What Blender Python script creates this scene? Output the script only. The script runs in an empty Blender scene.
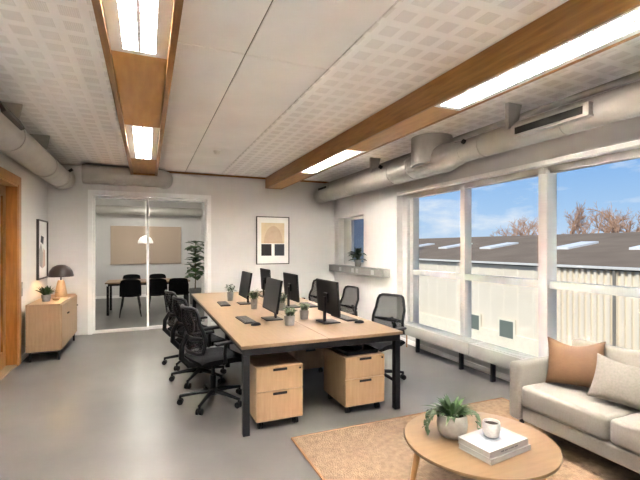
import bpy, bmesh, math, random
from mathutils import Vector, Matrix, Euler
S = bpy.context.scene
COL = S.collection
PI = math.pi
R = math.radians
UP = Vector((0, 0, 1))

# ------------------------------------------------------------------ materials
def lin(c):
    def f(v):
        v /= 255.0
        return v / 12.92 if v <= 0.04045 else ((v + 0.055) / 1.055) ** 2.4
    return (f(c[0]), f(c[1]), f(c[2]), 1.0)

def newmat(name):
    m = bpy.data.materials.new(name)
    m.use_nodes = True
    nt = m.node_tree
    return m, nt, nt.nodes['Principled BSDF'], nt.nodes['Material Output']

def mat(name, col, rough=0.5, metal=0.0, col2=None, scale=8.0, stretch=(1, 1, 1), bump=0.0, bscale=None, spec=0.5, sheen=0.0, detail=4.0):
    m, nt, b, out = newmat(name)
    b.inputs['Roughness'].default_value = rough
    b.inputs['Metallic'].default_value = metal
    b.inputs['Specular IOR Level'].default_value = spec
    b.inputs['Sheen Weight'].default_value = sheen
    tc = nt.nodes.new('ShaderNodeTexCoord')
    mp = nt.nodes.new('ShaderNodeMapping')
    mp.inputs['Scale'].default_value = stretch
    nt.links.new(tc.outputs['Object'], mp.inputs['Vector'])
    n = nt.nodes.new('ShaderNodeTexNoise')
    n.inputs['Scale'].default_value = scale
    n.inputs['Detail'].default_value = detail
    nt.links.new(mp.outputs['Vector'], n.inputs['Vector'])
    r = nt.nodes.new('ShaderNodeValToRGB')
    c2 = col2 or tuple(min(255, c * 0.965) for c in col)
    r.color_ramp.elements[0].position = 0.3
    r.color_ramp.elements[0].color = lin(c2)
    r.color_ramp.elements[1].position = 0.7
    r.color_ramp.elements[1].color = lin(col)
    nt.links.new(n.outputs['Fac'], r.inputs['Fac'])
    nt.links.new(r.outputs['Color'], b.inputs['Base Color'])
    if bump:
        n2 = nt.nodes.new('ShaderNodeTexNoise')
        n2.inputs['Scale'].default_value = bscale or scale * 6
        n2.inputs['Detail'].default_value = 3
        nt.links.new(mp.outputs['Vector'], n2.inputs['Vector'])
        bp = nt.nodes.new('ShaderNodeBump')
        bp.inputs['Strength'].default_value = bump
        bp.inputs['Distance'].default_value = 0.01
        nt.links.new(n2.outputs['Fac'], bp.inputs['Height'])
        nt.links.new(bp.outputs['Normal'], b.inputs['Normal'])
    return m

def emit(name, col, strength):
    m, nt, b, out = newmat(name)
    b.inputs['Base Color'].default_value = lin(col)
    b.inputs['Emission Color'].default_value = lin(col)
    b.inputs['Emission Strength'].default_value = strength
    return m

def glass(name, tint=(255, 255, 255), refl=0.06):
    m, nt, b, out = newmat(name)
    nt.nodes.remove(b)
    t = nt.nodes.new('ShaderNodeBsdfTransparent')
    t.inputs['Color'].default_value = lin(tint)
    g = nt.nodes.new('ShaderNodeBsdfGlossy')
    g.inputs['Roughness'].default_value = 0.02
    lw = nt.nodes.new('ShaderNodeLayerWeight')
    lw.inputs['Blend'].default_value = 0.18
    mm = nt.nodes.new('ShaderNodeMath')
    mm.operation = 'MULTIPLY'
    mm.inputs[1].default_value = refl * 4
    nt.links.new(lw.outputs['Fresnel'], mm.inputs[0])
    mx = nt.nodes.new('ShaderNodeMixShader')
    nt.links.new(mm.outputs[0], mx.inputs['Fac'])
    nt.links.new(t.outputs[0], mx.inputs[1])
    nt.links.new(g.outputs[0], mx.inputs[2])
    nt.links.new(mx.outputs[0], out.inputs['Surface'])
    return m

def netting(name, col, through):
    m, nt, b, out = newmat(name)
    b.inputs['Base Color'].default_value = lin(col)
    b.inputs['Roughness'].default_value = 0.75
    t = nt.nodes.new('ShaderNodeBsdfTransparent')
    mx = nt.nodes.new('ShaderNodeMixShader')
    mx.inputs['Fac'].default_value = through
    nt.links.new(b.outputs[0], mx.inputs[1])
    nt.links.new(t.outputs[0], mx.inputs[2])
    nt.links.new(mx.outputs[0], out.inputs['Surface'])
    return m

def perforated(name, white, grey, px, py, fx, fy, ox=0.0, oy=0.0):
    """white board with square patches of fine holes in a regular grid"""
    m, nt, b, out = newmat(name)
    b.inputs['Roughness'].default_value = 0.8
    tc = nt.nodes.new('ShaderNodeTexCoord')
    sp = nt.nodes.new('ShaderNodeSeparateXYZ')
    nt.links.new(tc.outputs['Object'], sp.inputs[0])
    def math_(op, a, c=None):
        n = nt.nodes.new('ShaderNodeMath')
        n.operation = op
        for i, v in enumerate((a, c)):
            if v is None:
                continue
            if isinstance(v, (int, float)):
                n.inputs[i].default_value = v
            else:
                nt.links.new(v, n.inputs[i])
        return n.outputs[0]
    def band(axis, pitch, fill, off):
        u = math_('FRACT', math_('DIVIDE', math_('ADD', sp.outputs[axis], off + 50 * pitch), pitch))
        d = math_('ABSOLUTE', math_('SUBTRACT', u, 0.5))
        return math_('LESS_THAN', d, fill / 2)
    k = math_('MULTIPLY', band(0, px, fx, ox), band(1, py, fy, oy))
    # the holes themselves
    k2 = math_('ADD', math_('MULTIPLY', math_('MULTIPLY', band(0, 0.012, 0.62, 0), band(1, 0.012, 0.62, 0)), 0.9), 0.35)
    f = math_('MULTIPLY', k, k2)
    mx = nt.nodes.new('ShaderNodeMix')
    mx.data_type = 'RGBA'
    mx.inputs[6].default_value = lin(white)
    mx.inputs[7].default_value = lin(grey)
    nt.links.new(f, mx.inputs[0])
    nt.links.new(mx.outputs[2], b.inputs['Base Color'])
    return m

WALL = (207, 204, 201)
M = {}
M['wall'] = mat('wall_paint', WALL, 0.85, scale=3, col2=(203, 200, 197))
M['white'] = mat('white_paint', (240, 238, 234), 0.45, scale=4)
M['frame_white'] = mat('white_frame_paint', (186, 184, 181), 0.4, scale=4)
M['frame_bright'] = mat('bright_frame_paint', (226, 225, 223), 0.4, scale=4)
M['ceil'] = mat('ceiling_board', (251, 250, 249), 0.85, scale=2)
M['perf_left'] = perforated('perforated_board_left', (251, 250, 249), (226, 224, 222), 0.165, 0.185, 0.66, 0.64, 0.02, 0)
M['perf'] = perforated('perforated_board', (251, 250, 249), (226, 224, 222), 0.16, 0.185, 0.66, 0.64, 0.05, 0)
M['ceil_gap'] = mat('panel_joint', (96, 92, 88), 0.8)
M['floor'] = mat('polished_concrete', (93, 90, 86), 0.30, col2=(74, 71, 68), scale=1.3, detail=8, bump=0.02, bscale=30)
M['beam'] = mat('varnished_beam_wood', (156, 110, 54), 0.4, col2=(128, 86, 38), scale=6, stretch=(6, 0.5, 6))
M['soffit'] = mat('veneer_soffit_wood', (192, 142, 80), 0.42, col2=(174, 121, 60), scale=5, stretch=(4, 0.6, 4))
M['door_wood'] = mat('brown_door_wood', (130, 82, 38), 0.35, col2=(112, 66, 28), scale=6, stretch=(5, 5, 0.5))
M['casing'] = mat('door_casing_wood', (158, 102, 48), 0.4, col2=(132, 82, 36), scale=6, stretch=(5, 5, 0.5))
M['oak'] = mat('light_oak', (115, 92, 68), 0.42, col2=(106, 84, 60), scale=7, stretch=(6, 0.6, 6))
M['oak_v'] = mat('light_oak_upright', (150, 122, 92), 0.45, col2=(139, 111, 81), scale=7, stretch=(5, 5, 0.7))
M['oak_table'] = mat('honey_oak', (111, 88, 62), 0.33, col2=(101, 78, 52), scale=6, stretch=(0.8, 6, 6))
M['oak_leg'] = mat('honey_oak_leg', (160, 118, 74), 0.4, col2=(146, 104, 60), scale=8, stretch=(5, 5, 0.8))
M['black_metal'] = mat('black_powder_coat', (16, 16, 18), 0.5, scale=20, spec=0.25)
M['black_plastic'] = mat('black_plastic', (10, 10, 11), 0.5, scale=20, spec=0.25)
M['black_fabric'] = mat('black_fabric', (16, 16, 18), 0.95, spec=0.15, col2=(10, 10, 12), scale=60, bump=0.2, bscale=400)
M['mesh'] = netting('chair_netting', (16, 16, 18), 0.5)
M['screen'] = mat('dark_screen', (14, 15, 16), 0.3, spec=0.3, scale=3)
M['key'] = mat('keycap_grey', (58, 58, 60), 0.6)
M['duct'] = mat('painted_duct', (180, 176, 169), 0.38, col2=(170, 166, 159), scale=5, metal=0.15)
M['dark'] = mat('dark_opening', (48, 46, 43), 0.8)
M['grille'] = mat('dark_grille', (70, 66, 60), 0.6)
M['alu'] = mat('grey_trunking', (128, 126, 122), 0.45, metal=0.2)
M['socket'] = mat('socket_plastic', (166, 164, 160), 0.5)
M['concrete_pot'] = mat('grey_stoneware', (146, 142, 137), 0.75, col2=(134, 130, 124), scale=30, bump=0.1)
M['pot_dark'] = mat('dark_grey_pot', (118, 116, 114), 0.7, scale=20)
M['radiator'] = mat('radiator_enamel', (140, 137, 132), 0.45)
M['soil'] = mat('potting_soil', (52, 40, 30), 0.95, scale=60, bump=0.5)
M['leaf'] = mat('leaf_green', (58, 84, 38), 0.5, col2=(34, 56, 24), scale=14)
M['leaf_dark'] = mat('dark_leaf_green', (44, 66, 38), 0.5, col2=(26, 44, 24), scale=12)
M['leaf_grey'] = mat('grey_leaf_green', (82, 98, 68), 0.6, col2=(54, 70, 46), scale=14)
M['stem'] = mat('plant_stem', (92, 76, 50), 0.7)
M['sofa'] = mat('oatmeal_linen', (120, 114, 105), 0.92, col2=(113, 107, 98), scale=90, bump=0.25, bscale=500, sheen=0.2)
M['rust'] = mat('rust_leather', (98, 68, 38), 0.6, col2=(87, 58, 31), scale=10, bump=0.15, bscale=60)
M['beige'] = mat('beige_linen', (116, 111, 102), 0.92, col2=(106, 101, 92), scale=70, bump=0.3, bscale=400)
M['green_cloth'] = mat('dark_green_cloth', (62, 66, 52), 0.9, scale=50)
M['jute'] = mat('woven_jute', (130, 107, 83), 0.95, col2=(100, 80, 60), scale=26, bump=0.9, bscale=90, detail=8)
M['jute_edge'] = mat('jute_binding', (120, 84, 50), 0.95, scale=40)
M['paper'] = mat('book_pages', (142, 139, 135), 0.8, scale=3)
M['cover'] = mat('pale_book_cover', (132, 130, 128), 0.5, scale=4)
M['cup'] = mat('speckled_cup', (196, 193, 188), 0.55, col2=(180, 177, 172), scale=60)
M['cork'] = mat('felt_pinboard', (182, 162, 144), 0.95, col2=(172, 152, 134), scale=30)
M['shade'] = mat('dark_bronze_shade', (62, 50, 42), 0.4, scale=10)
M['lamp_wood'] = mat('pale_turned_wood', (196, 160, 118), 0.5, col2=(178, 142, 100), scale=8, stretch=(4, 4, 1))
M['picture_black'] = mat('dark_picture_frame', (66, 60, 56), 0.5)
M['art_paper'] = mat('art_paper', (240, 238, 233), 0.8, scale=2)
M['art_cream'] = mat('art_cream', (222, 204, 172), 0.8, col2=(212, 192, 160), scale=8)
M['art_tan'] = mat('art_tan', (206, 182, 154), 0.8, col2=(196, 170, 142), scale=8)
M['art_black'] = mat('art_charcoal', (54, 50, 48), 0.8, scale=10)
M['art_slate'] = mat('art_slate', (72, 74, 80), 0.8, scale=10)
M['art_grey'] = mat('art_grey', (172, 166, 162), 0.8, scale=6)
M['art_pink'] = mat('art_pink', (206, 176, 164), 0.8, scale=6)
M['tube'] = emit('fluorescent_tube', (255, 252, 251), 345.0)
M['bulb'] = emit('warm_bulb', (255, 206, 140), 420.0)
M['glass'] = glass('window_glass', (252, 254, 255), 0.02)
M['glass_in'] = glass('partition_glass', (240, 242, 242), 0.07)
M['silver'] = mat('brushed_steel', (190, 188, 184), 0.3, metal=0.9)
M['cream_cladding'] = mat('cream_sheet_cladding', (238, 226, 205), 0.7, col2=(232, 219, 196), scale=0.6)
M['pale_band'] = mat('pale_plinth', (246, 236, 212), 0.8)
M['roofing'] = mat('brown_roofing', (146, 128, 108), 1.0, col2=(132, 114, 96), scale=0.8, spec=0.05)
M['skylight'] = mat('white_skylight', (246, 244, 238), 0.5)
M['gutter'] = mat('white_gutter', (228, 224, 214), 0.6)
M['shadow_and_roof_edge'] = mat('shadow_and_roof_edge', (84, 80, 74), 0.6)  # dark tone for the painted eave shade and the distant roof edge
M['drain'] = mat('grey_drainpipe', (130, 124, 114), 0.6)
M['pane_teal'] = mat('teal_window', (116, 124, 114), 0.4, scale=3)
M['slate_block'] = mat('slate_blue_wall', (88, 106, 124), 0.7, scale=1)
M['bark'] = mat('reddish_twigs', (196, 160, 134), 0.9, col2=(176, 138, 112), scale=3)
M['outground'] = mat('yard_paving', (150, 146, 138), 0.9, scale=1)

# ------------------------------------------------------------------ mesh helper
class MB:
    def __init__(self):
        self.bm = bmesh.new()

    def box(self, lo, hi, bevel=0.0, seg=2, rot=None, pivot=None):
        lo, hi = Vector(lo), Vector(hi)
        c, s = (lo + hi) / 2, hi - lo
        mt = Matrix.Translation(c) @ Matrix.Diagonal((s.x, s.y, s.z, 1))
        g = bmesh.ops.create_cube(self.bm, size=1.0, matrix=mt)
        vs = g['verts']
        if bevel > 0:
            es = list({e for v in vs for e in v.link_edges})
            o = bmesh.ops.bevel(self.bm, geom=es, offset=bevel, segments=seg, affect='EDGES', profile=0.5)
            vs = list({v for f in o['faces'] for v in f.verts} | {v for v in vs if v.is_valid})
        if rot is not None:
            p = Vector(pivot) if pivot is not None else c
            bmesh.ops.transform(self.bm, matrix=Matrix.Translation(p) @ rot.to_4x4() @ Matrix.Translation(-p), verts=vs)
        return self

    def tube(self, pts, rad, n=12, caps=True):
        """round tube through the points, one radius or a list"""
        pts = [Vector(p) for p in pts]
        rs = rad if isinstance(rad, (list, tuple)) else [rad] * len(pts)
        rings = []
        prev = None
        for i, p in enumerate(pts):
            if i == 0:
                t = pts[1] - p
            elif i == len(pts) - 1:
                t = p - pts[i - 1]
            else:
                t = (pts[i + 1] - p).normalized() + (p - pts[i - 1]).normalized()
            if t.length < 1e-9:
                t = UP.copy()
            t.normalize()
            if prev is None:
                a = Vector((1, 0, 0)) if abs(t.x) < 0.9 else Vector((0, 1, 0))
                u = t.cross(a).normalized()
            else:
                u = (prev - t * prev.dot(t)).normalized()
            prev = u
            w = t.cross(u)
            rings.append([self.bm.verts.new(p + (u * math.cos(2 * PI * k / n) + w * math.sin(2 * PI * k / n)) * rs[i]) for k in range(n)])
        for a, b in zip(rings, rings[1:]):
            for k in range(n):
                self.bm.faces.new((a[k], a[(k + 1) % n], b[(k + 1) % n], b[k]))
        if caps:
            self.bm.faces.new(rings[0][::-1])
            self.bm.faces.new(rings[-1])
        return self

    def lathe(self, prof, n=32, c=(0, 0, 0)):
        """prof: list of (radius, z) around the vertical through c"""
        c = Vector(c)
        rings = []
        for r, z in prof:
            if r < 1e-6:
                rings.append([self.bm.verts.new(c + Vector((0, 0, z)))])
            else:
                rings.append([self.bm.verts.new(c + Vector((r * math.cos(2 * PI * k / n), r * math.sin(2 * PI * k / n), z))) for k in range(n)])
        for a, b in zip(rings, rings[1:]):
            for k in range(n):
                k2 = (k + 1) % n
                if len(a) == 1 and len(b) == 1:
                    continue
                if len(a) == 1:
                    self.bm.faces.new((a[0], b[k2], b[k]))
                elif len(b) == 1:
                    self.bm.faces.new((a[k], a[k2], b[0]))
                else:
                    self.bm.faces.new((a[k], a[k2], b[k2], b[k]))
        return self

    def prism(self, poly, axis, a, b):
        """extrude a 2-D polygon along an axis ('x': poly is (y,z), 'y': (x,z), 'z': (x,y))"""
        def P(q, t):
            return {'x': (t, q[0], q[1]), 'y': (q[0], t, q[1]), 'z': (q[0], q[1], t)}[axis]
        va = [self.bm.verts.new(P(q, a)) for q in poly]
        vb = [self.bm.verts.new(P(q, b)) for q in poly]
        n = len(poly)
        for k in range(n):
            self.bm.faces.new((va[k], va[(k + 1) % n], vb[(k + 1) % n], vb[k]))
        self.bm.faces.new(va[::-1])
        self.bm.faces.new(vb)
        return self

    def grid(self, f, nu, nv, thick=0.0):
        """surface f(u,v); with thickness along its normal when asked"""
        P = [[Vector(f(i / nu, j / nv)) for j in range(nv + 1)] for i in range(nu + 1)]
        def sheet(off, flip):
            V = []
            for i in range(nu + 1):
                row = []
                for j in range(nv + 1):
                    du = P[min(i + 1, nu)][j] - P[max(i - 1, 0)][j]
                    dv = P[i][min(j + 1, nv)] - P[i][max(j - 1, 0)]
                    nn = du.cross(dv)
                    nn = nn.normalized() if nn.length > 1e-12 else UP
                    row.append(self.bm.verts.new(P[i][j] + nn * off))
                V.append(row)
            for i in range(nu):
                for j in range(nv):
                    q = (V[i][j], V[i + 1][j], V[i + 1][j + 1], V[i][j + 1])
                    self.bm.faces.new(q[::-1] if flip else q)
            return V
        A = sheet(thick / 2, False)
        if thick:
            B = sheet(-thick / 2, True)
            ring = [(i, 0) for i in range(nu)] + [(nu, j) for j in range(nv)] + [(i, nv) for i in range(nu, 0, -1)] + [(0, j) for j in range(nv, 0, -1)]
            for k in range(len(ring)):
                a, b = ring[k], ring[(k + 1) % len(ring)]
                self.bm.faces.new((A[a[0]][a[1]], B[a[0]][a[1]], B[b[0]][b[1]], A[b[0]][b[1]]))
        return self

    def leaf(self, base, d, L, w, droop=0.4, fold=0.25, n=6, tip=0.7):
        base, d = Vector(base), Vector(d).normalized()
        s = d.cross(UP)
        if s.length < 1e-3:
            s = Vector((1, 0, 0))
        s.normalize()
        rows = []
        for i in range(n + 1):
            t = i / n
            p = base + d * L * t - UP * droop * L * t * t
            ww = w * (math.sin(PI * min(1, t ** tip * 0.98 + 0.015)))
            nn = s.cross(d).normalized()
            rows.append((self.bm.verts.new(p - s * ww / 2 + nn * ww * fold), self.bm.verts.new(p), self.bm.verts.new(p + s * ww / 2 + nn * ww * fold)))
        for a, b in zip(rows, rows[1:]):
            self.bm.faces.new((a[0], a[1], b[1], b[0]))
            self.bm.faces.new((a[1], a[2], b[2], b[1]))
        return self

    def build(self, name, material, parent=None, smooth=True, angle=40, subd=0):
        me = bpy.data.meshes.new(name)
        bmesh.ops.recalc_face_normals(self.bm, faces=self.bm.faces[:]) if len(self.bm.faces) < 20000 else None
        self.bm.to_mesh(me)
        self.bm.free()
        me.materials.append(material)
        o = bpy.data.objects.new(name, me)
        COL.objects.link(o)
        if parent is not None:
            o.parent = parent
        if smooth:
            me.polygons.foreach_set('use_smooth', [True] * len(me.polygons))
            me.set_sharp_from_angle(angle=R(angle))
        if subd:
            md = o.modifiers.new('Subdivision', 'SUBSURF')
            md.levels = md.render_levels = subd
        return o

def tag(o, label=None, cat=None, group=None, kind=None):
    if label: o['label'] = label
    if cat: o['category'] = cat
    if group: o['group'] = group
    if kind: o['kind'] = kind
    return o

def thing(name, label, cat, loc=(0, 0, 0), rz=0.0, group=None):
    o = bpy.data.objects.new(name, None)
    COL.objects.link(o)
    o.location = loc
    o.rotation_euler = (0, 0, rz)
    o.empty_display_size = 0.1
    return tag(o, label, cat, group)

def struct(o):
    o['kind'] = 'structure'
    return o

def kids(o):
    return [c for c in bpy.data.objects if c.parent == o]

def dup(root, loc, rz, label, group=None):
    r = root.copy()
    COL.objects.link(r)
    r.location = loc
    r.rotation_euler = (0, 0, rz)
    r['label'] = label
    if group:
        r['group'] = group
    for ch in kids(root):
        c = ch.copy()
        COL.objects.link(c)
        c.parent = r
        for g in kids(ch):
            d = g.copy()
            COL.objects.link(d)
            d.parent = c
    return r

# ------------------------------------------------------------------ room shell
XL, XR, YB, YF, ZC = -1.55, 3.80, 8.18, -2.2, 2.95
struct(MB().box((-1.75, YF - 0.2, -0.12), (4.05, 8.26, 0)).box((-1.75, 8.26, -0.12), (1.8, 14.0, 0)).build('floor', M['floor'], smooth=False))

ceil = struct(MB().box((-1.75, YF - 0.2, ZC + 0.012), (4.05, 8.36, ZC + 0.2)).build('ceiling', M['ceil_gap'], smooth=False))
def panel(name, m, x0, x1, y0, y1):
    g = 0.006
    return MB().box((x0 + g, y0 + g, ZC), (x1 - g, y1 - g, ZC + 0.012)).build(name, m, ceil, smooth=False)
panel('perforated_panel', M['perf_left'], XL, -0.25, YF, YB)
ys = [YF, 0.0, 3.0, 6.0, YB]
for a, b in zip(ys, ys[1:]):
    panel('plain_panel', M['ceil'], 0.16, 0.67, a, b)
    panel('plain_panel', M['ceil'], 0.67, 1.335, a, b)
panel('perforated_panel', M['perf'], 1.335, 2.23, YF, YB)
panel('perforated_panel', M['perf'], 2.58, XR, YF, YB)
panel('plain_panel', M['ceil'], -0.25, 0.16, YF, YB)
panel('plain_panel', M['ceil'], 2.23, 2.58, YF, YB)

# left wall with the timber doorway
DY0, DY1, DZ = 5.30, 6.40, 2.34
struct(MB().box((XL - 0.2, YF - 0.2, 0), (XL, DY0, ZC + 0.012)).box((XL - 0.2, DY1, 0), (XL, YB, ZC + 0.012)).box((XL - 0.2, DY0, DZ), (XL, DY1, ZC + 0.012)).box((XL - 0.26, DY0 - 0.1, 0), (XL - 0.2, DY1 + 0.1, DZ + 0.1)).build('wall_left', M['wall'], smooth=False))
struct(MB().box((XL, YF - 0.2, 0), (XR, YF, ZC + 0.012)).build('wall_front', M['wall'], smooth=False))
# back wall with glazed opening
GX0, GX1, GZ = -0.95, 1.148, 2.53
struct(MB().box((XL - 0.2, YB, 0), (GX0, YB + 0.18, ZC + 0.012)).box((GX1, YB, 0), (XR + 0.25, YB + 0.18, ZC + 0.012)).box((GX0, YB, GZ), (GX1, YB + 0.18, ZC + 0.012)).build('wall_back', M['wall'], smooth=False))
# window wall
WY0, WY1, WZ0, WZ1 = -0.70, 5.74, 0.20, 2.43
SY0, SY1, SZ0, SZ1 = 6.87, 7.98, 1.16, 2.15
w = MB()
XO = XR + 0.25
w.box((XR, YF - 0.2, 0), (XO, WY0, ZC + 0.012)).box((XR, WY0, 0), (XO, WY1, WZ0)).box((XR, WY0, WZ1), (XO, WY1, ZC + 0.012))
w.box((XR, WY1, 0), (XO, SY0, ZC + 0.012)).box((XR, SY0, 0), (XO, SY1, SZ0)).box((XR, SY0, SZ1), (XO, SY1, ZC + 0.012)).box((XR, SY1, 0), (XO, YB, ZC + 0.012))
struct(w.build('wall_right', M['wall'], smooth=False))

# skirtings and timber trim
def base(name, lo, hi):
    return struct(MB().box(lo, hi, 0.003).build(name, M['white'], smooth=False))
base('baseboard_left', (XL, DY1 + 0.11, 0), (XL + 0.014, YB, 0.07))
base('baseboard_back', (GX1 + 0.002, YB - 0.014, 0), (XR, YB, 0.07))
base('baseboard_right', (XR - 0.014, YF, 0), (XR, YB - 0.014, 0.07))
struct(MB().box((0.26, YB - 0.03, ZC - 0.035), (2.228, YB, ZC), 0.003).build('trim_1', M['beam'], smooth=False))
struct(MB().box((2.585, YB - 0.03, ZC - 0.035), (XR, YB, ZC), 0.003).build('trim_2', M['beam'], smooth=False))

# ------------------------------------------------------------------ timber doorway on the left wall
d = struct(MB().box((XL - 0.16, DY1 - 0.035, 0), (XL + 0.02, DY1, DZ)).box((XL - 0.16, DY0, 0), (XL + 0.02, DY0 + 0.035, DZ)).box((XL - 0.16, DY0, DZ - 0.035), (XL + 0.02, DY1, DZ)).build('door_1', M['casing'], smooth=False))
MB().box((XL, DY1 - 0.01, 0), (XL + 0.028, DY1 + 0.10, DZ + 0.10), 0.004).build('casing_board', M['casing'], d, smooth=False)
MB().box((XL, DY0 - 0.10, 0), (XL + 0.028, DY0 + 0.01, DZ + 0.10), 0.004).build('casing_board', M['casing'], d, smooth=False)
MB().box((XL, DY0 + 0.01, DZ - 0.01), (XL + 0.028, DY1 - 0.01, DZ + 0.10), 0.004).build('casing_board', M['casing'], d, smooth=False)
leaf = MB().box((XL - 0.15, DY0 + 0.04, 0.01), (XL - 0.105, DY0 + 0.16, DZ - 0.04)).box((XL - 0.15, DY1 - 0.16, 0.01), (XL - 0.105, DY1 - 0.04, DZ - 0.04)).box((XL - 0.15, DY0 + 0.16, 0.01), (XL - 0.105, DY1 - 0.16, 0.22)).box((XL - 0.15, DY0 + 0.16, DZ - 0.17), (XL - 0.105, DY1 - 0.16, DZ - 0.04)).build('door_leaf', M['door_wood'], d, smooth=False)
MB().box((XL - 0.14, DY0 + 0.15, 0.21), (XL - 0.125, DY1 - 0.15, DZ - 0.16)).build('door_panel', M['door_wood'], leaf, smooth=False)
MB().tube([(XL - 0.105, DY0 + 0.10, 1.05), (XL - 0.05, DY0 + 0.10, 1.05), (XL - 0.05, DY0 + 0.22, 1.05)], 0.009).build('handle', M['silver'], leaf)
MB().box((XL - 0.10, DY0 + 0.035, 0), (XL + 0.01, DY1 - 0.035, 0.022), 0.003).build('threshold', M['oak'], d, smooth=False)

# ------------------------------------------------------------------ glazed sliding partition to the meeting room
fy0, fy1 = YB - 0.03, YB + 0.10
d = struct(MB().box((GX0, fy0, 0), (GX0 + 0.07, fy1, GZ), 0.004).box((GX1 - 0.075, fy0, 0), (GX1, fy1, GZ), 0.004).box((GX0 + 0.07, fy0, GZ - 0.08), (GX1 - 0.075, fy1, GZ), 0.004).build('door_2', M['frame_bright'], smooth=False))
def slider(x0, x1, y):
    s = MB().box((x0, y, 0.005), (x0 + 0.04, y + 0.035, GZ - 0.085), 0.003).box((x1 - 0.04, y, 0.005), (x1, y + 0.035, GZ - 0.085), 0.003)
    s.box((x0 + 0.04, y, 0.005), (x1 - 0.04, y + 0.035, 0.06), 0.003).box((x0 + 0.04, y, GZ - 0.12), (x1 - 0.04, y + 0.035, GZ - 0.085), 0.003)
    s = s.build('sliding_leaf', M['frame_bright'], d, smooth=False)
    MB().box((x0 + 0.038, y + 0.012, 0.055), (x1 - 0.038, y + 0.02, GZ - 0.115)).build('glass_pane', M['glass_in'], s, smooth=False)
slider(GX0 + 0.07, 0.035, YB + 0.012)
slider(-0.005, GX1 - 0.075, YB + 0.056)

# ------------------------------------------------------------------ big window
FX0, FX1 = 3.91, 3.99
GZ0, GZ1 = 0.30, 2.31
win = MB()
win.box((FX0, WY0, GZ1), (FX1, WY1, WZ1), 0.004).box((FX0, WY0, WZ0), (FX1, WY1, GZ0), 0.004)
win.box((FX0, 5.61, GZ0), (FX1, WY1, GZ1), 0.004).box((FX0, WY0, GZ0), (FX1, WY0 + 0.1, GZ1), 0.004)
win = struct(win.build('window_1', M['frame_white'], smooth=False))
mull = [(5.44, 5.52, 3.90), (4.285, 4.37, 3.90), (3.04, 3.145, 3.87), (1.80, 1.885, 3.90), (0.56, 0.665, 3.87)]
for y0, y1, x0 in mull:
    MB().box((x0, y0, GZ0 - 0.02), (4.02, y1, GZ1 + 0.03), 0.004).build('mullion', M['frame_white'], win, smooth=False)
MB().box((3.855, 3.055, 2.30), (3.905, 3.13, 2.375), 0.006).build('mullion_bracket', M['frame_white'], win, smooth=False)
edges = [(4.37, 5.44), (3.145, 4.285), (1.885, 3.04), (0.665, 1.80), (WY0 + 0.1, 0.56)]
for y0, y1 in edges:
    MB().box((3.905, y0, 1.09), (3.985, y1, 1.172), 0.004).build('transom', M['frame_white'], win, smooth=False)
    MB().box((3.945, y0 - 0.002, GZ0 - 0.004), (3.957, y1 + 0.002, 1.094)).build('glass_pane', M['glass'], win, smooth=False)
    MB().box((3.945, y0 - 0.002, 1.168), (3.957, y1 + 0.002, GZ1 + 0.004)).build('glass_pane', M['glass'], win, smooth=False)
MB().box((3.945, 5.518, GZ0 - 0.004), (3.957, 5.612, GZ1 + 0.004)).build('glass_pane', M['glass'], win, smooth=False)
MB().box((XR - 0.012, WY0 - 0.03, WZ1 - 0.05), (XR + 0.10, WY1, WZ1 - 0.001), 0.006).build('blind_box', M['white'], win, smooth=False)

# small window
sw = MB().box((3.93, SY0, SZ0), (3.99, SY0 + 0.06, SZ1), 0.004).box((3.93, SY1 - 0.06, SZ0), (3.99, SY1, SZ1), 0.004).box((3.93, SY0 + 0.06, SZ0), (3.99, SY1 - 0.06, SZ0 + 0.06), 0.004).box((3.93, SY0 + 0.06, SZ1 - 0.06), (3.99, SY1 - 0.06, SZ1), 0.004)
sw.box((3.92, 7.62, SZ0 + 0.06), (3.99, SY1 - 0.06, SZ1 - 0.06), 0.004)
sw = struct(sw.build('window_2', M['frame_white'], smooth=False))
MB().box((3.955, SY0 + 0.058, SZ0 + 0.058), (3.963, 7.622, SZ1 - 0.058)).build('glass_pane', M['glass'], sw, smooth=False)

# ------------------------------------------------------------------ timber light trough and beam
BZ = 2.73
def trough(name, x0, x1, y0, y1, board, lights, face_m):
    t = struct(MB().box((x0, y0, BZ), (x0 + board, y1, ZC), 0.003).build(name, M['beam'], smooth=False))
    MB().box((x1 - board, y0, BZ), (x1, y1, ZC), 0.003).build('side_board', M['beam'], t, smooth=False)
    MB().box((x0 + board, y1 - 0.03, BZ), (x1 - board, y1, ZC), 0.003).build('end_board', M['beam'], t, smooth=False)
    y = y0
    for a, b in lights + [(y1 - 0.03, None)]:
        if a - y > 0.03:
            MB().box((x0 + board, y, BZ + face_m), (x1 - board, a, BZ + face_m + 0.02), 0.002).build('soffit_panel', M['soffit'], t, smooth=False)
        if b:
            y = b
    return t
LEFT_L = [(-2.19, -0.48), (1.17, 2.87), (4.55, 6.25)]
RIGHT_L = [(-2.19, -0.48), (1.17, 2.87), (4.55, 6.25)]  # first span in both rows: unseen lights added to brighten the room
trough('trim_3', -0.250, 0.165, YF, 7.48, 0.042, LEFT_L, 0.03)
trough('trim_4', 2.235, 2.585, YF, YB, 0.028, RIGHT_L, 0.006)

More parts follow.
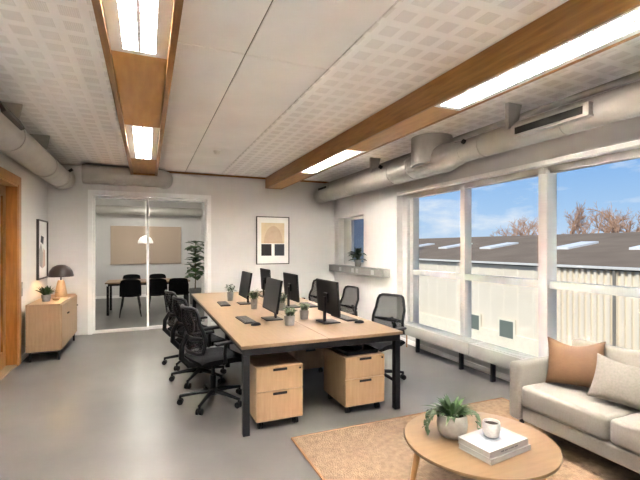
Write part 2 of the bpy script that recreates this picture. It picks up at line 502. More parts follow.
def luminaire(label, x0, x1, y0, y1, z, ox0, ox1, tubes):
    """pan with a louvred opening ox0..ox1"""
    xc, yc = (x0 + x1) / 2, (y0 + y1) / 2
    t = thing('ceiling_light', label, 'ceiling light', (xc, yc, z), 0, 'louvred lights set in the ceiling timbers')
    a0, a1, b0, b1 = x0 - xc + 0.002, x1 - xc - 0.002, ox0 - xc, ox1 - xc
    h = (y1 - y0) / 2 - 0.003
    e = 0.05
    p = MB().box((a0, -h, 0), (b0, h, 0.012)).box((b1, -h, 0), (a1, h, 0.012)).box((b0, -h, 0), (b1, -h + e, 0.012)).box((b0, h - e, 0), (b1, h, 0.012))
    p.build('pan', M['white'], t, smooth=False)
    hs = MB().box((b0 - 0.008, -h + e - 0.008, 0.012), (b0, h - e + 0.008, 0.12)).box((b1, -h + e - 0.008, 0.012), (b1 + 0.008, h - e + 0.008, 0.12)).box((b0, -h + e - 0.008, 0.012), (b1, -h + e, 0.12)).box((b0, h - e, 0.012), (b1, h - e + 0.008, 0.12)).box((b0 - 0.008, -h + e - 0.008, 0.12), (b1 + 0.008, h - e + 0.008, 0.128))
    hs.build('housing', M['white'], t, smooth=False)
    lv = MB()
    n = int((2 * h - 2 * e) / 0.075)
    for k in range(1, n):
        y = -h + e + k * (2 * h - 2 * e) / n
        lv.prism([(y - 0.008, 0.004), (y + 0.008, 0.004), (y + 0.003, 0.034), (y - 0.003, 0.034)], 'x', b0 + 0.001, b1 - 0.001)
    for k in range(1, tubes):
        xx = b0 + (b1 - b0) * k / tubes
        lv.box((xx - 0.011, -h + e + 0.001, 0.003), (xx + 0.011, h - e - 0.001, 0.036))
    lv.build('louver', M['white'], t, smooth=False)
    for k in range(tubes):
        xx = b0 + (b1 - b0) * (k + 0.5) / tubes
        MB().tube([(xx, -h + e + 0.02, 0.06), (xx, h - e - 0.02, 0.06)], 0.016, 10).build('tube', M['tube'], t)
    return t
for (a, b), s in zip(LEFT_L, ('unseen louvred light added behind the camera in the timber trough', 'two-tube louvred light in the timber trough over the desk aisle', 'far two-tube light in the timber trough near the glazed partition')):
    luminaire(s, -0.208, 0.123, a, b, BZ + 0.03, -0.135, 0.05, 2)
for (a, b), s in zip(RIGHT_L, ('unseen louvred light added behind the camera under the timber beam', 'long louvred light under the timber beam over the coffee table', 'far louvred light under the timber beam over the desks')):
    luminaire(s, 2.263, 2.557, a, b, BZ + 0.006, 2.30, 2.50, 2)

# smoke detector
t = thing('smoke_detector', 'small white smoke detector on the plain ceiling panels', 'smoke detector', (0.954, 6.18, ZC))
MB().lathe([(0, -0.002), (0.055, -0.002), (0.055, -0.018), (0.0, -0.018)], 24).build('base_plate', M['white'], t)
MB().lathe([(0.04, -0.018), (0.042, -0.035), (0.03, -0.048), (0, -0.05)], 24).build('sensor_head', M['white'], t)

# ------------------------------------------------------------------ ducts
def ring(mb, c, axis, r, wdt, out):
    c, axis = Vector(c), Vector(axis).normalized()
    mb.tube([c - axis * wdt / 2, c + axis * wdt / 2], r + out, 28)
# left wall duct
t = thing('ceiling_duct', 'round grey duct running along the left wall above the doorway', 'duct', (-1.30, 3.0, 2.65), 0, 'ventilation ducts')
MB().tube([(0, YF - 3.0 + 0.02, 0), (0, 4.74, 0)], 0.163, 32).build('duct_pipe', M['duct'], t)
el = MB().tube([(0, 4.60, 0), (0, 4.78, 0), (0.02, 4.88, 0.005), (0.09, 4.97, 0.02)], [0.172, 0.172, 0.166, 0.14], 28)
el.build('elbow', M['duct'], t)
for y in (0.4, 2.0, 3.6, 4.55):
    b = MB(); ring(b, (0, y, 0), (0, 1, 0), 0.163, 0.035, 0.006); b.build('collar', M['duct'], t)
for y in (1.9, 3.15):
    MB().prism([(-0.13, 0.12), (0.13, 0.12), (0.16, 0.295), (-0.16, 0.295)], 'y', y - 0.015, y + 0.015).build('hanger', M['duct'], t, smooth=False)
MB().box((0.115, 1.25, 0.02), (0.18, 1.85, 0.11), 0.004, rot=Matrix.Rotation(R(-28), 3, 'Y')).build('vent_grille', M['grille'], t, smooth=False)
MB().tube([(0.12, 4.68, 0.09), (0.19, 4.68, 0.14)], 0.022, 12).build('damper_knob', M['dark'], t)
# back wall duct
t = thing('ceiling_duct', 'grey duct crossing above the glazed partition', 'duct', (0, 7.96, 2.775), 0, 'ventilation ducts')
MB().tube([(-1.0, 0, 0), (0.02, 0, 0)], 0.165, 28).build('duct_pipe', M['duct'], t)
MB().tube([(0.0, 0, 0), (0.16, 0.01, 0.0), (0.25, 0.05, 0.0), (0.29, 0.12, 0.0), (0.29, 0.215, 0)], [0.168, 0.168, 0.166, 0.16, 0.158], 24).build('elbow', M['duct'], t)
b = MB(); ring(b, (-0.02, 0, 0), (1, 0, 0), 0.165, 0.03, 0.006); b.build('collar', M['duct'], t)
b = MB(); ring(b, (-0.90, 0, 0), (1, 0, 0), 0.165, 0.03, 0.006); b.build('collar', M['duct'], t)
# window side duct
t = thing('ceiling_duct', 'long round grey duct above the windows with a drum and dark vent', 'duct', (3.42, 4.0, 2.635), 0, 'ventilation ducts')
MB().tube([(0, YF - 4.0 + 0.02, 0.015), (0, -0.24, 0.015)], 0.128, 32).build('duct_pipe', M['duct'], t)
MB().tube([(0, -0.26, 0.015), (0, -0.20, 0.013), (0, 0.06, 0), (0, 0.14, 0)], [0.130, 0.132, 0.176, 0.178], 32).build('reducer', M['duct'], t)
MB().tube([(0, 0.12, 0), (0, 3.86, 0)], 0.172, 32).build('wide_duct_pipe', M['duct'], t)
MB().tube([(0, 3.82, 0), (0, 4.02, 0), (0.02, 4.10, 0.0), (0.05, 4.155, 0)], [0.178, 0.178, 0.17, 0.14], 28).build('elbow', M['duct'], t)
MB().tube([(0, 0.36, -0.05), (0, 0.36, ZC - 2.635 - 0.001)], 0.262, 36).build('drum', M['duct'], t)
MB().tube([(0.12, YF - 4.0 + 0.02, 0.235), (0.12, 4.1, 0.235)], 0.030, 14).build('conduit', M['duct'], t)
for y, r in ((-3.0, 0.128), (-1.5, 0.128), (-0.55, 0.128), (0.72, 0.172), (1.2, 0.172), (2.6, 0.172), (3.8, 0.172)):
    b = MB(); ring(b, (0, y, 0.015 if r < 0.15 else 0), (0, 1, 0), r, 0.03, 0.006); b.build('collar', M['duct'], t)
for y in (-1.0, 1.68):
    MB().prism([(-0.16, 0.06), (-0.12, 0.06), (-0.02, 0.16), (0.02, 0.312), (-0.16, 0.312)], 'y', y - 0.02, y + 0.02).build('hanger', M['duct'], t, smooth=False)
v = MB().box((-0.175, -1.82, -0.052), (-0.085, -1.06, 0.062), 0.006).build('vent_grille', M['duct'], t, smooth=False)
MB().box((-0.18, -1.77, -0.028), (-0.174, -1.11, 0.036)).build('vent_slot', M['dark'], v, smooth=False)
v = MB().box((-0.19, 3.30, 0.035), (-0.12, 3.78, 0.105), 0.006).build('vent_grille', M['duct'], t, smooth=False)
MB().box((-0.195, 3.34, 0.05), (-0.189, 3.74, 0.09)).build('vent_slot', M['dark'], v, smooth=False)
MB().tube([(-0.09, -0.36, 0.075), (-0.135, -0.36, 0.09)], 0.026, 14).build('damper_knob', M['dark'], t)
MB().tube([(-0.13, 1.36, 0.09), (-0.185, 1.36, 0.115)], 0.026, 14).build('damper_knob', M['dark'], t)

# ------------------------------------------------------------------ radiators under the window
def radiator(y0, y1, label):
    t = thing('radiator', label, 'radiator', (3.62, (y0 + y1) / 2, 0), 0, 'long white radiators under the window')
    h = (y1 - y0) / 2
    MB().box((-0.12, -h, 0.24), (0.12, h, 0.392), 0.008).build('casing', M['radiator'], t)
    g = MB()
    n = int(2 * h / 0.05)
    for k in range(n):
        y = -h + 0.03 + k * (2 * h - 0.06) / n
        g.box((-0.085, y, 0.392), (0.10, y + 0.035, 0.396))
    g.build('top_grille', M['radiator'], t, smooth=False)
    for s in (-1, 1):
        MB().box((-0.03, s * (h - 0.25) - 0.014, 0.0), (0.03, s * (h - 0.25) + 0.014, 0.242), 0.004).build('foot', M['black_metal'], t, smooth=False)
    return t
radiator(3.785, 5.18, 'long white radiator by the desks, farthest along the window')
radiator(2.36, 3.775, 'long white radiator beneath the middle window bay, ending behind the sofa arm')
t = thing('heating_pipe', 'copper brown heating pipe rising beside the radiator end', 'pipe', (3.66, 5.26, 0))
MB().tube([(0, 0, 0), (0, 0, 0.28), (0, -0.03, 0.31), (0, -0.079, 0.31)], 0.011, 10).build('pipe_run', M['oak_leg'], t)
MB().tube([(-0.035, 0, 0.2), (0.03, 0, 0.2)], 0.018, 12).build('valve', M['alu'], t)

# ------------------------------------------------------------------ wall shelf trunking under the small window
t = thing('wall_shelf', 'grey metal trunking shelf with sockets under the small window', 'shelf', (3.73, 7.04, 1.01))
MB().box((-0.075, -1.10, 0), (0.069, 1.12, 0.142), 0.006).build('shelf_box', M['alu'], t, smooth=False)
for y in (0.55, 0.0, -0.18, -0.75):
    MB().box((-0.081, y - 0.05, 0.03), (-0.0755, y + 0.05, 0.112), 0.003).build('socket_plate', M['socket'], t, smooth=False)
t = thing('light_switch', 'small grey switch plate on the left wall by the sideboard', 'switch', (XL, 6.60, 1.0))
MB().box((0.0005, -0.04, -0.13), (0.012, 0.04, 0.06), 0.003).build('plate', M['alu'], t, smooth=False)
MB().box((0.012, -0.02, -0.02), (0.018, 0.02, 0.03), 0.002).build('rocker', M['socket'], t, smooth=False)

# ------------------------------------------------------------------ plants
def pot_shape(r, h, taper=0.82, wall=0.008):
    return [(0, 0), (r * taper * 0.96, 0), (r * taper, 0.004), (r * 0.97, h * 0.7), (r, h), (r - wall, h), (r - wall * 1.5, h * 0.86), (0, h * 0.85)]
def potted(name, label, loc, r, h, leaves, pot_m, leaf_m, seed, group=None, cat='potted plant', prof=None):
    t = thing(name, label, cat, loc, 0, group)
    p = MB().lathe(prof or pot_shape(r, h), 28).build('pot', M[pot_m], t)
    MB().lathe([(0, h * 0.90), (r - 0.012, h * 0.885)], 20).build('soil', M['soil'], p)
    rn = random.Random(seed)
    f = MB()
    leaves(f, rn, r, h)
    f.build('foliage', M[leaf_m], t, angle=80)
    return t
def tufts(n, L, w, spread=0.9, droop=0.5):
    def go(f, rn, r, h):
        for k in range(n):
            a = rn.random() * 2 * PI
            el = rn.uniform(0.35, 1.45)
            rr = rn.random() * r * 0.6
            d_ = Vector((math.cos(a) * math.cos(el) * spread, math.sin(a) * math.cos(el) * spread, math.sin(el)))
            f.leaf((math.cos(a) * rr, math.sin(a) * rr, h * 0.88), d_, L * rn.uniform(0.65, 1.1), w * rn.uniform(0.8, 1.2), droop * rn.uniform(0.5, 1.3))
    return go
def bushy(n, L, w, H):
    """small round leaves along short upright stems"""
    def go(f, rn, r, h):
        for k in range(n):
            a = rn.random() * 2 * PI
            lean = rn.uniform(0, 0.6)
            top = Vector((math.cos(a) * lean, math.sin(a) * lean, 1)).normalized() * H * rn.uniform(0.6, 1.0)
            b0 = Vector((math.cos(a) * r * 0.4, math.sin(a) * r * 0.4, h * 0.86))
            f.tube([b0, b0 + top * 0.5, b0 + top], 0.0018, 5)
            for q in range(6):
                p = b0 + top * (0.3 + 0.7 * q / 5)
                b_ = rn.random() * 2 * PI
                f.leaf(p, (math.cos(b_), math.sin(b_), rn.uniform(0.1, 0.9)), L * rn.uniform(0.7, 1.1), w, 0.3, 0.2, 4)
    return go

# ------------------------------------------------------------------ bench desk
DZT = 0.735
t = thing('bench_desk', 'long double-sided oak bench desk on a black steel frame', 'desk', (1.46, 5.28, 0))
hx, hy = 0.765, 2.02
for s in (-1, 1):
    x0, x1 = (-hx, -0.001) if s < 0 else (0.001, hx)
    MB().box((x0, -hy, DZT - 0.028), (x1, hy, DZT), 0.003).build('tabletop', M['oak'], t, smooth=False)
fr = MB().box((-hx + 0.02, -hy + 0.015, DZT - 0.085), (hx - 0.02, -hy + 0.06, DZT - 0.0285), 0.003)
fr.build('end_rail', M['black_metal'], t, smooth=False)
MB().box((-hx + 0.02, hy - 0.06, DZT - 0.085), (hx - 0.02, hy - 0.015, DZT - 0.0285), 0.003).build('end_rail', M['black_metal'], t, smooth=False)
for s in (-1, 1):
    MB().box((s * (hx - 0.045) - 0.022, -hy + 0.06, DZT - 0.075), (s * (hx - 0.045) + 0.022, hy - 0.06, DZT - 0.0285), 0.003).build('side_rail', M['black_metal'], t, smooth=False)
MB().box((-0.06, -hy + 0.06, DZT - 0.10), (0.06, hy - 0.06, DZT - 0.085), 0.003).build('cable_tray', M['black_metal'], t, smooth=False)
for x in (-1, 1):
    for y in (-hy + 0.045, 0, hy - 0.045):
        hx_ = hx if abs(y) > 0.1 else 0.56
        MB().box((x * (hx_ - 0.045) - 0.028, y - 0.028, 0.0), (x * (hx_ - 0.045) + 0.028, y + 0.028, DZT - 0.0855 if abs(y) > 0.1 else DZT - 0.0285), 0.003).build('leg', M['black_metal'], t, smooth=False)

# ------------------------------------------------------------------ drawer pedestals
def pedestal(label, x, y, group='oak drawer pedestals under the desk'):
    t = thing('drawer_pedestal', label, 'drawer pedestal', (x, y, 0), 0, group)
    W, D, z0, z1 = 0.41, 0.50, 0.075, 0.525
    c = MB().box((-W / 2, 0.02, z0), (-W / 2 + 0.018, D, z1), 0.002).box((W / 2 - 0.018, 0.02, z0), (W / 2, D, z1), 0.002).box((-W / 2 + 0.018, 0.02, z1 - 0.018), (W / 2 - 0.018, D, z1), 0.002).box((-W / 2 + 0.018, 0.02, z0), (W / 2 - 0.018, D, z0 + 0.018), 0.002).box((-W / 2 + 0.018, D - 0.01, z0 + 0.018), (W / 2 - 0.018, D, z1 - 0.018))
    c.build('carcass', M['oak_v'], t, smooth=False)
    zs = [(z0 + 0.002, z0 + 0.247), (z0 + 0.253, z1 - 0.002)]
    for a, b in zs:
        dr = MB().box((-W / 2 + 0.002, 0, a), (W / 2 - 0.002, 0.019, b), 0.002).build('drawer', M['oak_v'], t, smooth=False)
        MB().box((-0.062, -0.006, b - 0.034), (0.062, 0.004, b - 0.012), 0.004).build('handle', M['black_metal'], dr, smooth=False)
    MB().tube([(W / 2 - 0.028, -0.004, z1 - 0.03), (W / 2 - 0.028, 0.004, z1 - 0.03)], 0.009, 14).build('lock', M['black_metal'], t)
    for sx in (-1, 1):
        for yy in (0.06, D - 0.06):
            cx = sx * (W / 2 - 0.05)
            m = MB().tube([(cx - 0.02, yy, 0.027), (cx - 0.006, yy, 0.027)], 0.026, 18).tube([(cx + 0.006, yy, 0.027), (cx + 0.02, yy, 0.027)], 0.026, 18).tube([(cx - 0.006, yy, 0.027), (cx + 0.006, yy, 0.027)], 0.008, 8).tube([(cx, yy, 0.028), (cx, yy, z0 + 0.001)], 0.010, 10)
            m.build('caster', M['black_plastic'], t)
    return t
p1 = pedestal('oak pedestal nearest the left front desk leg, bare on top', 1.035, 3.315)
dup(p1, (1.86, 3.325, 0), 0, 'oak pedestal near the right front desk leg with a black tray on top')
dup(p1, (1.80, 4.55, 0), 0, 'oak pedestal deeper under the desk, mostly hidden behind the one with the tray')
# black tray on the pedestal
t = thing('tray', 'shallow black tray lying on the right front pedestal', 'tray', (1.86, 3.60, 0.5255))
MB().box((-0.165, -0.22, 0), (0.165, 0.22, 0.008), 0.003).build('tray_base', M['black_plastic'], t, smooth=False)
for a in ((-0.165, -0.22, 0.165, -0.21), (-0.165, 0.21, 0.165, 0.22), (-0.165, -0.21, -0.155, 0.21), (0.155, -0.21, 0.165, 0.21)):
    MB().box((a[0], a[1], 0.008), (a[2], a[3], 0.035), 0.002).build('rim', M['black_plastic'], t, smooth=False)
t = thing('cable_coil', 'coil of black cable lying inside the shallow tray', 'cable', (1.86, 3.60, 0.534))
cp = [(0.09 * math.cos(k * 0.35) * (1 + 0.1 * math.sin(k)), 0.12 * math.sin(k * 0.35) * (1 + 0.08 * math.cos(1.7 * k)), 0.008 + 0.0006 * k) for k in range(54)]
MB().tube(cp, 0.0075, 8).build('cable_run', M['black_metal'], t)

# ------------------------------------------------------------------ office chairs (local +X is the way they face)
def office_chair(label, loc, rz, star=0.0, group='black mesh office chairs'):
    t = thing('office_chair', label, 'office chair', loc, rz, group)
    # star base
    hub = MB().lathe([(0, 0.085), (0.042, 0.085), (0.045, 0.13), (0.03, 0.15), (0, 0.15)], 20).build('base_hub', M['black_plastic'], t)
    for k in range(5):
        a = star + 2 * PI * k / 5
        ca, sa = math.cos(a), math.sin(a)
        MB().tube([(ca * 0.03, sa * 0.03, 0.118), (ca * 0.17, sa * 0.17, 0.105), (ca * 0.315, sa * 0.315, 0.082)], [0.024, 0.019, 0.014], 10).build('base_spoke', M['black_plastic'], t)
        c = Vector((ca * 0.31, sa * 0.31, 0.03))
        tt = Vector((-sa, ca, 0))
        m = MB().tube([c - tt * 0.027, c - tt * 0.008], 0.029, 16).tube([c + tt * 0.008, c + tt * 0.027], 0.029, 16).tube([c - tt * 0.008, c + tt * 0.008], 0.009, 8).tube([c + Vector((0, 0, 0.004)), c + Vector((0, 0, 0.055))], 0.011, 10)
        m.build('caster', M['black_plastic'], t)
    MB().tube([(0, 0, 0.14), (0, 0, 0.27), (0, 0, 0.271), (0, 0, 0.39)], [0.028, 0.028, 0.018, 0.018], 16).build('gas_lift', M['black_metal'], t)
    MB().box((-0.12, -0.09, 0.385), (0.12, 0.09, 0.42), 0.012).build('tilt_mechanism', M['black_plastic'], t)
    # seat
    def top(u, v):
        x, y = (u - 0.5) * 0.47 + 0.02, (v - 0.5) * 0.48
        ex, ey = abs(2 * u - 1), abs(2 * v - 1)
        z = 0.47 - 0.012 * (1 - ey ** 2) - 0.03 * max(0, 2 * u - 1.3) ** 2 - 0.02 * ex ** 6 - 0.02 * ey ** 6
        k = 1 - 0.10 * (ex ** 4) * (ey ** 4)
        return (x * k, y * k, z)
    MB().grid(top, 14, 14, 0.055).build('seat', M['black_fabric'], t, angle=70)
    MB().box((-0.19, -0.20, 0.415), (0.20, 0.20, 0.432), 0.006).build('seat_pan', M['black_plastic'], t)
    # back: lean profile
    def bx(v):
        return -0.215 - 0.025 * math.sin(v * PI * 1.1) * 0.2 - 0.045 * max(0, v) ** 1.6 + 0.035 * math.sin(PI * min(1, v * 1.6))
    def bz(v):
        return 0.55 + 0.41 * v
    def half(v):
        return 0.205 + 0.022 * math.sin(PI * min(1, v * 0.9 + 0.1)) - 0.03 * v
    def P(u, v):
        c = 2 * u - 1
        return Vector((bx(v) - 0.045 * (1 - c * c) + 0.02, c * half(v), bz(v)))
    fr = MB()
    pts = [P(0, k / 8) for k in range(0, 8)] + [P(0.03, 0.97), P(0.12, 1.0), P(0.3, 1.0), P(0.5, 1.0), P(0.7, 1.0), P(0.88, 1.0), P(0.97, 0.97)] + [P(1, k / 8) for k in range(7, -1, -1)]
    pts += [P(0.88, -0.03), P(0.5, -0.04), P(0.12, -0.03), P(0, 0)]
    fr.tube(pts, 0.017, 10)
    b = fr.build('backrest', M['black_plastic'], t)
    MB().grid(lambda u, v: P(0.02 + 0.96 * u, v * 0.98), 12, 14, 0.004).build('back_mesh', M['mesh'], b, angle=80)
    MB().tube([P(0.02, 0.33) - Vector((0.02, 0, 0)), P(0.3, 0.30) - Vector((0.035, 0, 0)), P(0.7, 0.30) - Vector((0.035, 0, 0)), P(0.98, 0.33) - Vector((0.02, 0, 0))], [0.012, 0.022, 0.022, 0.012], 10).build('lumbar_bar', M['black_plastic'], b)
    MB().tube([(-0.10, 0, 0.40), (-0.24, 0, 0.41), (-0.315, 0, 0.49), (-0.31, 0, 0.60), (-0.252, 0, 0.70)], [0.03, 0.03, 0.028, 0.026, 0.02], 12).build('back_support', M['black_plastic'], t)
    for s in (-1, 1):
        m = MB().tube([(0.02, s * 0.20, 0.422), (0.0, s * 0.272, 0.45), (-0.01, s * 0.282, 0.54), (0.0, s * 0.282, 0.625)], [0.018, 0.018, 0.016, 0.016], 10)
        m.box((-0.11, s * 0.282 - 0.036, 0.622), (0.13, s * 0.282 + 0.036, 0.648), 0.010)
        m.build('armrest', M['black_plastic'], t)
    return t
c1 = office_chair('black mesh office chair on the aisle side of the desk, nearest the front', (0.60, 4.13, 0), R(16), 0.12)
dup(c1, (0.565, 4.90, 0), R(16), 'black mesh office chair in the middle of the aisle-side row')
dup(c1, (0.51, 5.62, 0), R(14), 'black mesh office chair on the aisle side, nearest the glazed partition')
dup(c1, (2.42, 4.04, 0), R(200), 'black mesh office chair at the window-side front corner of the desk')
dup(c1, (2.43, 5.16, 0), R(184), 'black mesh office chair in the middle of the window-side row')
dup(c1, (2.42, 6.42, 0), R(178), 'black mesh office chair on the window side, nearest the back wall')

# ------------------------------------------------------------------ monitors (screen faces local -X)
def monitor(label, loc, rz, lean=9):
    t = thing('monitor', label, 'monitor', loc, rz, 'black monitors on the bench desk')
    MB().box((-0.10, -0.115, 0), (0.09, 0.115, 0.012), 0.005).build('base', M['black_metal'], t, smooth=False)
    MB().box((0.026, -0.026, 0.011), (0.044, 0.026, 0.27), 0.004).build('neck', M['black_metal'], t, smooth=False)
    rot = Matrix.Rotation(R(lean), 3, 'Y')
    pv = (0.0, 0, 0.27)
    s = MB().box((-0.012, -0.275, 0.09), (0.012, 0.275, 0.445), 0.006, rot=rot, pivot=pv).build('screen_shell', M['black_plastic'], t, smooth=False)
    MB().box((-0.0145, -0.268, 0.106), (-0.0118, 0.268, 0.438), rot=rot, pivot=pv).build('screen', M['screen'], s, smooth=False)
    MB().box((0.008, -0.05, 0.21), (0.03, 0.05, 0.31), 0.004).build('mount', M['black_plastic'], s, smooth=False)
    return t
mz = DZT + 0.0005
m1 = monitor('black monitor nearest the front on the aisle half of the desk', (1.275, 4.375, mz), 0)
dup(m1, (1.275, 5.72, mz), 0, 'black monitor on the aisle half of the desk, farther back')
m2 = monitor('black monitor nearest the front on the window half of the desk', (1.765, 3.975, mz), PI, 4)
dup(m2, (1.76, 5.16, mz), PI, 'black monitor in the middle of the window half of the desk')
dup(m2, (1.76, 6.42, mz), PI, 'black monitor on the window half, nearest the back wall')

# keyboards and mice
def keyboard(label, loc, rz):
    t = thing('keyboard', label, 'keyboard', loc, rz, 'keyboards on the bench desk')
    MB().box((-0.065, -0.21, 0), (0.065, 0.21, 0.014), 0.004).build('body', M['black_plastic'], t, smooth=False)
    k = MB()
    for i in range(5):
        for j in range(15):
            x, y = -0.053 + i * 0.0215, -0.198 + j * 0.0265
            k.box((x, y, 0.014), (x + 0.018, y + 0.023, 0.019))
    k.build('keys', M['key'], t, smooth=False)
    return t
k1 = keyboard('dark keyboard before the front monitor on the aisle half', (0.985, 4.40, mz), R(2))
dup(k1, (0.98, 5.76, mz), R(-2), 'dark keyboard before the farther monitor on the aisle half')
dup(k1, (2.03, 4.12, mz), R(181), 'dark keyboard at the window-side front corner of the desk')
dup(k1, (2.03, 5.20, mz), R(179), 'dark keyboard before the middle monitor on the window half')
def mouse(label, loc, rz):
    t = tag(MB().lathe([(0, 0.0), (0.030, 0.0), (0.032, 0.008), (0.026, 0.022), (0.012, 0.030), (0, 0.031)], 20).build('computer_mouse', M['black_plastic']), label, 'mouse', 'mice on the bench desk')
    t.location = loc
    t.rotation_euler = (0, 0, rz)
    t.scale = (1.7, 1.0, 1.0)
    return t
mouse('black mouse beside the front keyboard on the aisle half', (1.02, 4.09, mz), R(6))
mouse('black mouse at the window-side front corner of the desk', (2.05, 3.80, mz), R(175))

# plants on the desk
GP = 'small pots of greenery on the bench desk'
potted('potted_plant', 'grey pot with small bushy plant between the two front monitors, aisle half', (1.335, 3.96, mz), 0.056, 0.10, bushy(16, 0.045, 0.028, 0.09), 'concrete_pot', 'leaf_grey', 3, GP)
potted('potted_plant', 'grey pot with small bushy plant beside the front window-half monitor', (1.60, 4.24, mz), 0.052, 0.10, bushy(15, 0.045, 0.028, 0.085), 'concrete_pot', 'leaf_grey', 5, GP)
potted('potted_plant', 'slim grey pot with upright plant between the two aisle-half monitors', (1.265, 5.17, mz), 0.045, 0.13, bushy(15, 0.055, 0.03, 0.13), 'concrete_pot', 'leaf_grey', 8, GP)
potted('potted_plant', 'grey pot with sprigs at the aisle half, nearest the glazed partition', (1.135, 6.10, mz), 0.047, 0.13, bushy(10, 0.055, 0.03, 0.13), 'concrete_pot', 'leaf_dark', 11, GP)
potted('potted_plant', 'grey pot with dark leaves just behind the front aisle-half monitor', (1.56, 4.93, mz), 0.048, 0.10, bushy(16, 0.055, 0.032, 0.13), 'concrete_pot', 'leaf_dark', 14, GP)

# plant on wall shelf
def shelf_leaves(f, rn, r, h):
    for k in range(40):
        a = rn.random() * 2 * PI
        el = rn.uniform(0.0, 1.25)
        f.leaf((0, 0, h * 0.85 + rn.uniform(0, 0.12)), (min(0.12, math.cos(a)) * math.cos(el), math.sin(a) * math.cos(el), math.sin(el)), rn.uniform(0.18, 0.32), 0.09, 0.3)
potted('potted_plant', 'leafy dark green plant in grey pot on the trunking shelf', (3.735, 6.98, 1.1525), 0.066, 0.13, shelf_leaves, 'pot_dark', 'leaf_dark', 21)

# ------------------------------------------------------------------ sideboard and what stands on it
t = thing('sideboard', 'low oak sideboard on black legs against the left wall', 'sideboard', (-1.265, 7.12, 0))
W, H0, H1, L = 0.205, 0.135, 0.765, 0.66
MB().box((-W, -L, H0), (W - 0.02, L, H1), 0.003).build('carcass', M['oak_v'], t, smooth=False)
n = 3
for k in range(n):
    a, b = -L + 2 * L * k / n + 0.003, -L + 2 * L * (k + 1) / n - 0.003
    dd = MB().box((W - 0.019, a, H0 + 0.012), (W, b, H1 - 0.02), 0.002).build('door', M['oak_v'], t, smooth=False)
    yk = b - 0.035 if k != 1 else a + 0.035
    MB().tube([(W, yk, 0.58), (W + 0.018, yk, 0.58)], 0.009, 12).build('knob', M['black_metal'], dd)
for sx in (-1, 1):
    for sy in (-1, 1):
        MB().box((sx * (W - 0.04) - 0.013, sy * (L - 0.05) - 0.013, 0), (sx * (W - 0.04) + 0.013, sy * (L - 0.05) + 0.013, H0 - 0.018), 0.002).build('leg', M['black_metal'], t, smooth=False)
MB().box((-W + 0.02, -L + 0.03, H0 - 0.02), (W - 0.02, L - 0.03, H0 - 0.0005), 0.002).build('leg_frame', M['black_metal'], t, smooth=False)
potted('potted_plant', 'spiky green plant in pale pot on the front end of the sideboard', (-1.305, 6.80, 0.766), 0.058, 0.095, tufts(60, 0.16, 0.034, 0.8, 0.15), 'concrete_pot', 'leaf', 31)
t = thing('table_lamp', 'lit mushroom lamp with dark dome shade on the sideboard', 'lamp', (-1.225, 7.40, 0.766))
MB().lathe([(0, 0), (0.085, 0), (0.088, 0.01), (0.07, 0.12), (0.05, 0.22), (0.042, 0.25), (0, 0.25)], 28).build('base', M['lamp_wood'], t)
MB().tube([(0, 0, 0.249), (0, 0, 0.48)], 0.010, 12).build('stem', M['black_metal'], t)
sh = MB().lathe([(0.1721, 0.305), (0.1702, 0.325), (0.1535, 0.395), (0.1116, 0.455), (0.0558, 0.485), (0.0000, 0.492), (0.0000, 0.486), (0.0558, 0.479), (0.1079, 0.449), (0.1488, 0.392), (0.1655, 0.325), (0.1674, 0.305), (0.1721, 0.305)], 36).build('lamp_shade', M['shade'], t)
MB().lathe([(0, 0.335), (0.02, 0.34), (0.03, 0.365), (0.02, 0.39), (0.011, 0.40)], 16).build('bulb', M['bulb'], t)
t = thing('small_bowl', 'tiny pale wooden bowl beside the mushroom lamp', 'bowl', (-1.20, 6.88, 0.766))
MB().lathe([(0, 0), (0.03, 0), (0.052, 0.025), (0.055, 0.035), (0.05, 0.034), (0.03, 0.01), (0, 0.009)], 24).build('bowl_body', M['lamp_wood'], t)

# ------------------------------------------------------------------ pictures
t = thing('wall_picture', 'framed abstract print of beige dome over two dark squares, on the back wall', 'picture', (2.393, YB, 1.665))
hw, hh = 0.352, 0.49
f = MB().box((-hw, -0.03, -hh), (-hw + 0.018, -0.001, hh)).box((hw - 0.018, -0.03, -hh), (hw, -0.001, hh)).box((-hw + 0.018, -0.03, -hh), (hw - 0.018, -0.001, -hh + 0.018)).box((-hw + 0.018, -0.03, hh - 0.018), (hw - 0.018, -0.001, hh))
f.build('picture_frame', M['picture_black'], t, smooth=False)
ap = MB().box((-hw + 0.016, -0.012, -hh + 0.016), (hw - 0.016, -0.002, hh - 0.016)).build('print', M['art_paper'], t, smooth=False)
MB().box((-0.245, -0.014, -0.06), (0.245, -0.0121, 0.36)).build('upper_field', M['art_cream'], ap, smooth=False)
dome = [(0.20 * math.cos(k * PI / 20) + 0.01, -0.06 + 0.36 * math.sin(k * PI / 20)) for k in range(21)]
MB().prism(dome, 'y', -0.0155, -0.0141).build('dome_shape', M['art_tan'], ap, smooth=False)
MB().box((-0.245, -0.014, -0.315), (-0.03, -0.0121, -0.075), 0.0006).build('dark_square', M['art_black'], ap, smooth=False)
MB().box((0.035, -0.014, -0.315), (0.245, -0.0121, -0.075), 0.0006).build('slate_square', M['art_slate'], ap, smooth=False)
t = thing('wall_picture', 'tall framed pale abstract print on the left wall above the sideboard', 'picture', (XL, 7.735, 1.49))
hw, hh = 0.325, 0.465
f = MB().box((0.001, -hw, -hh), (0.035, -hw + 0.02, hh)).box((0.001, hw - 0.02, -hh), (0.035, hw, hh)).box((0.001, -hw + 0.02, -hh), (0.035, hw - 0.02, -hh + 0.02)).box((0.001, -hw + 0.02, hh - 0.02), (0.035, hw - 0.02, hh))
f.build('picture_frame', M['picture_black'], t, smooth=False)
ap = MB().box((0.002, -hw + 0.018, -hh + 0.018), (0.014, hw - 0.018, hh - 0.018)).build('print', M['art_paper'], t, smooth=False)
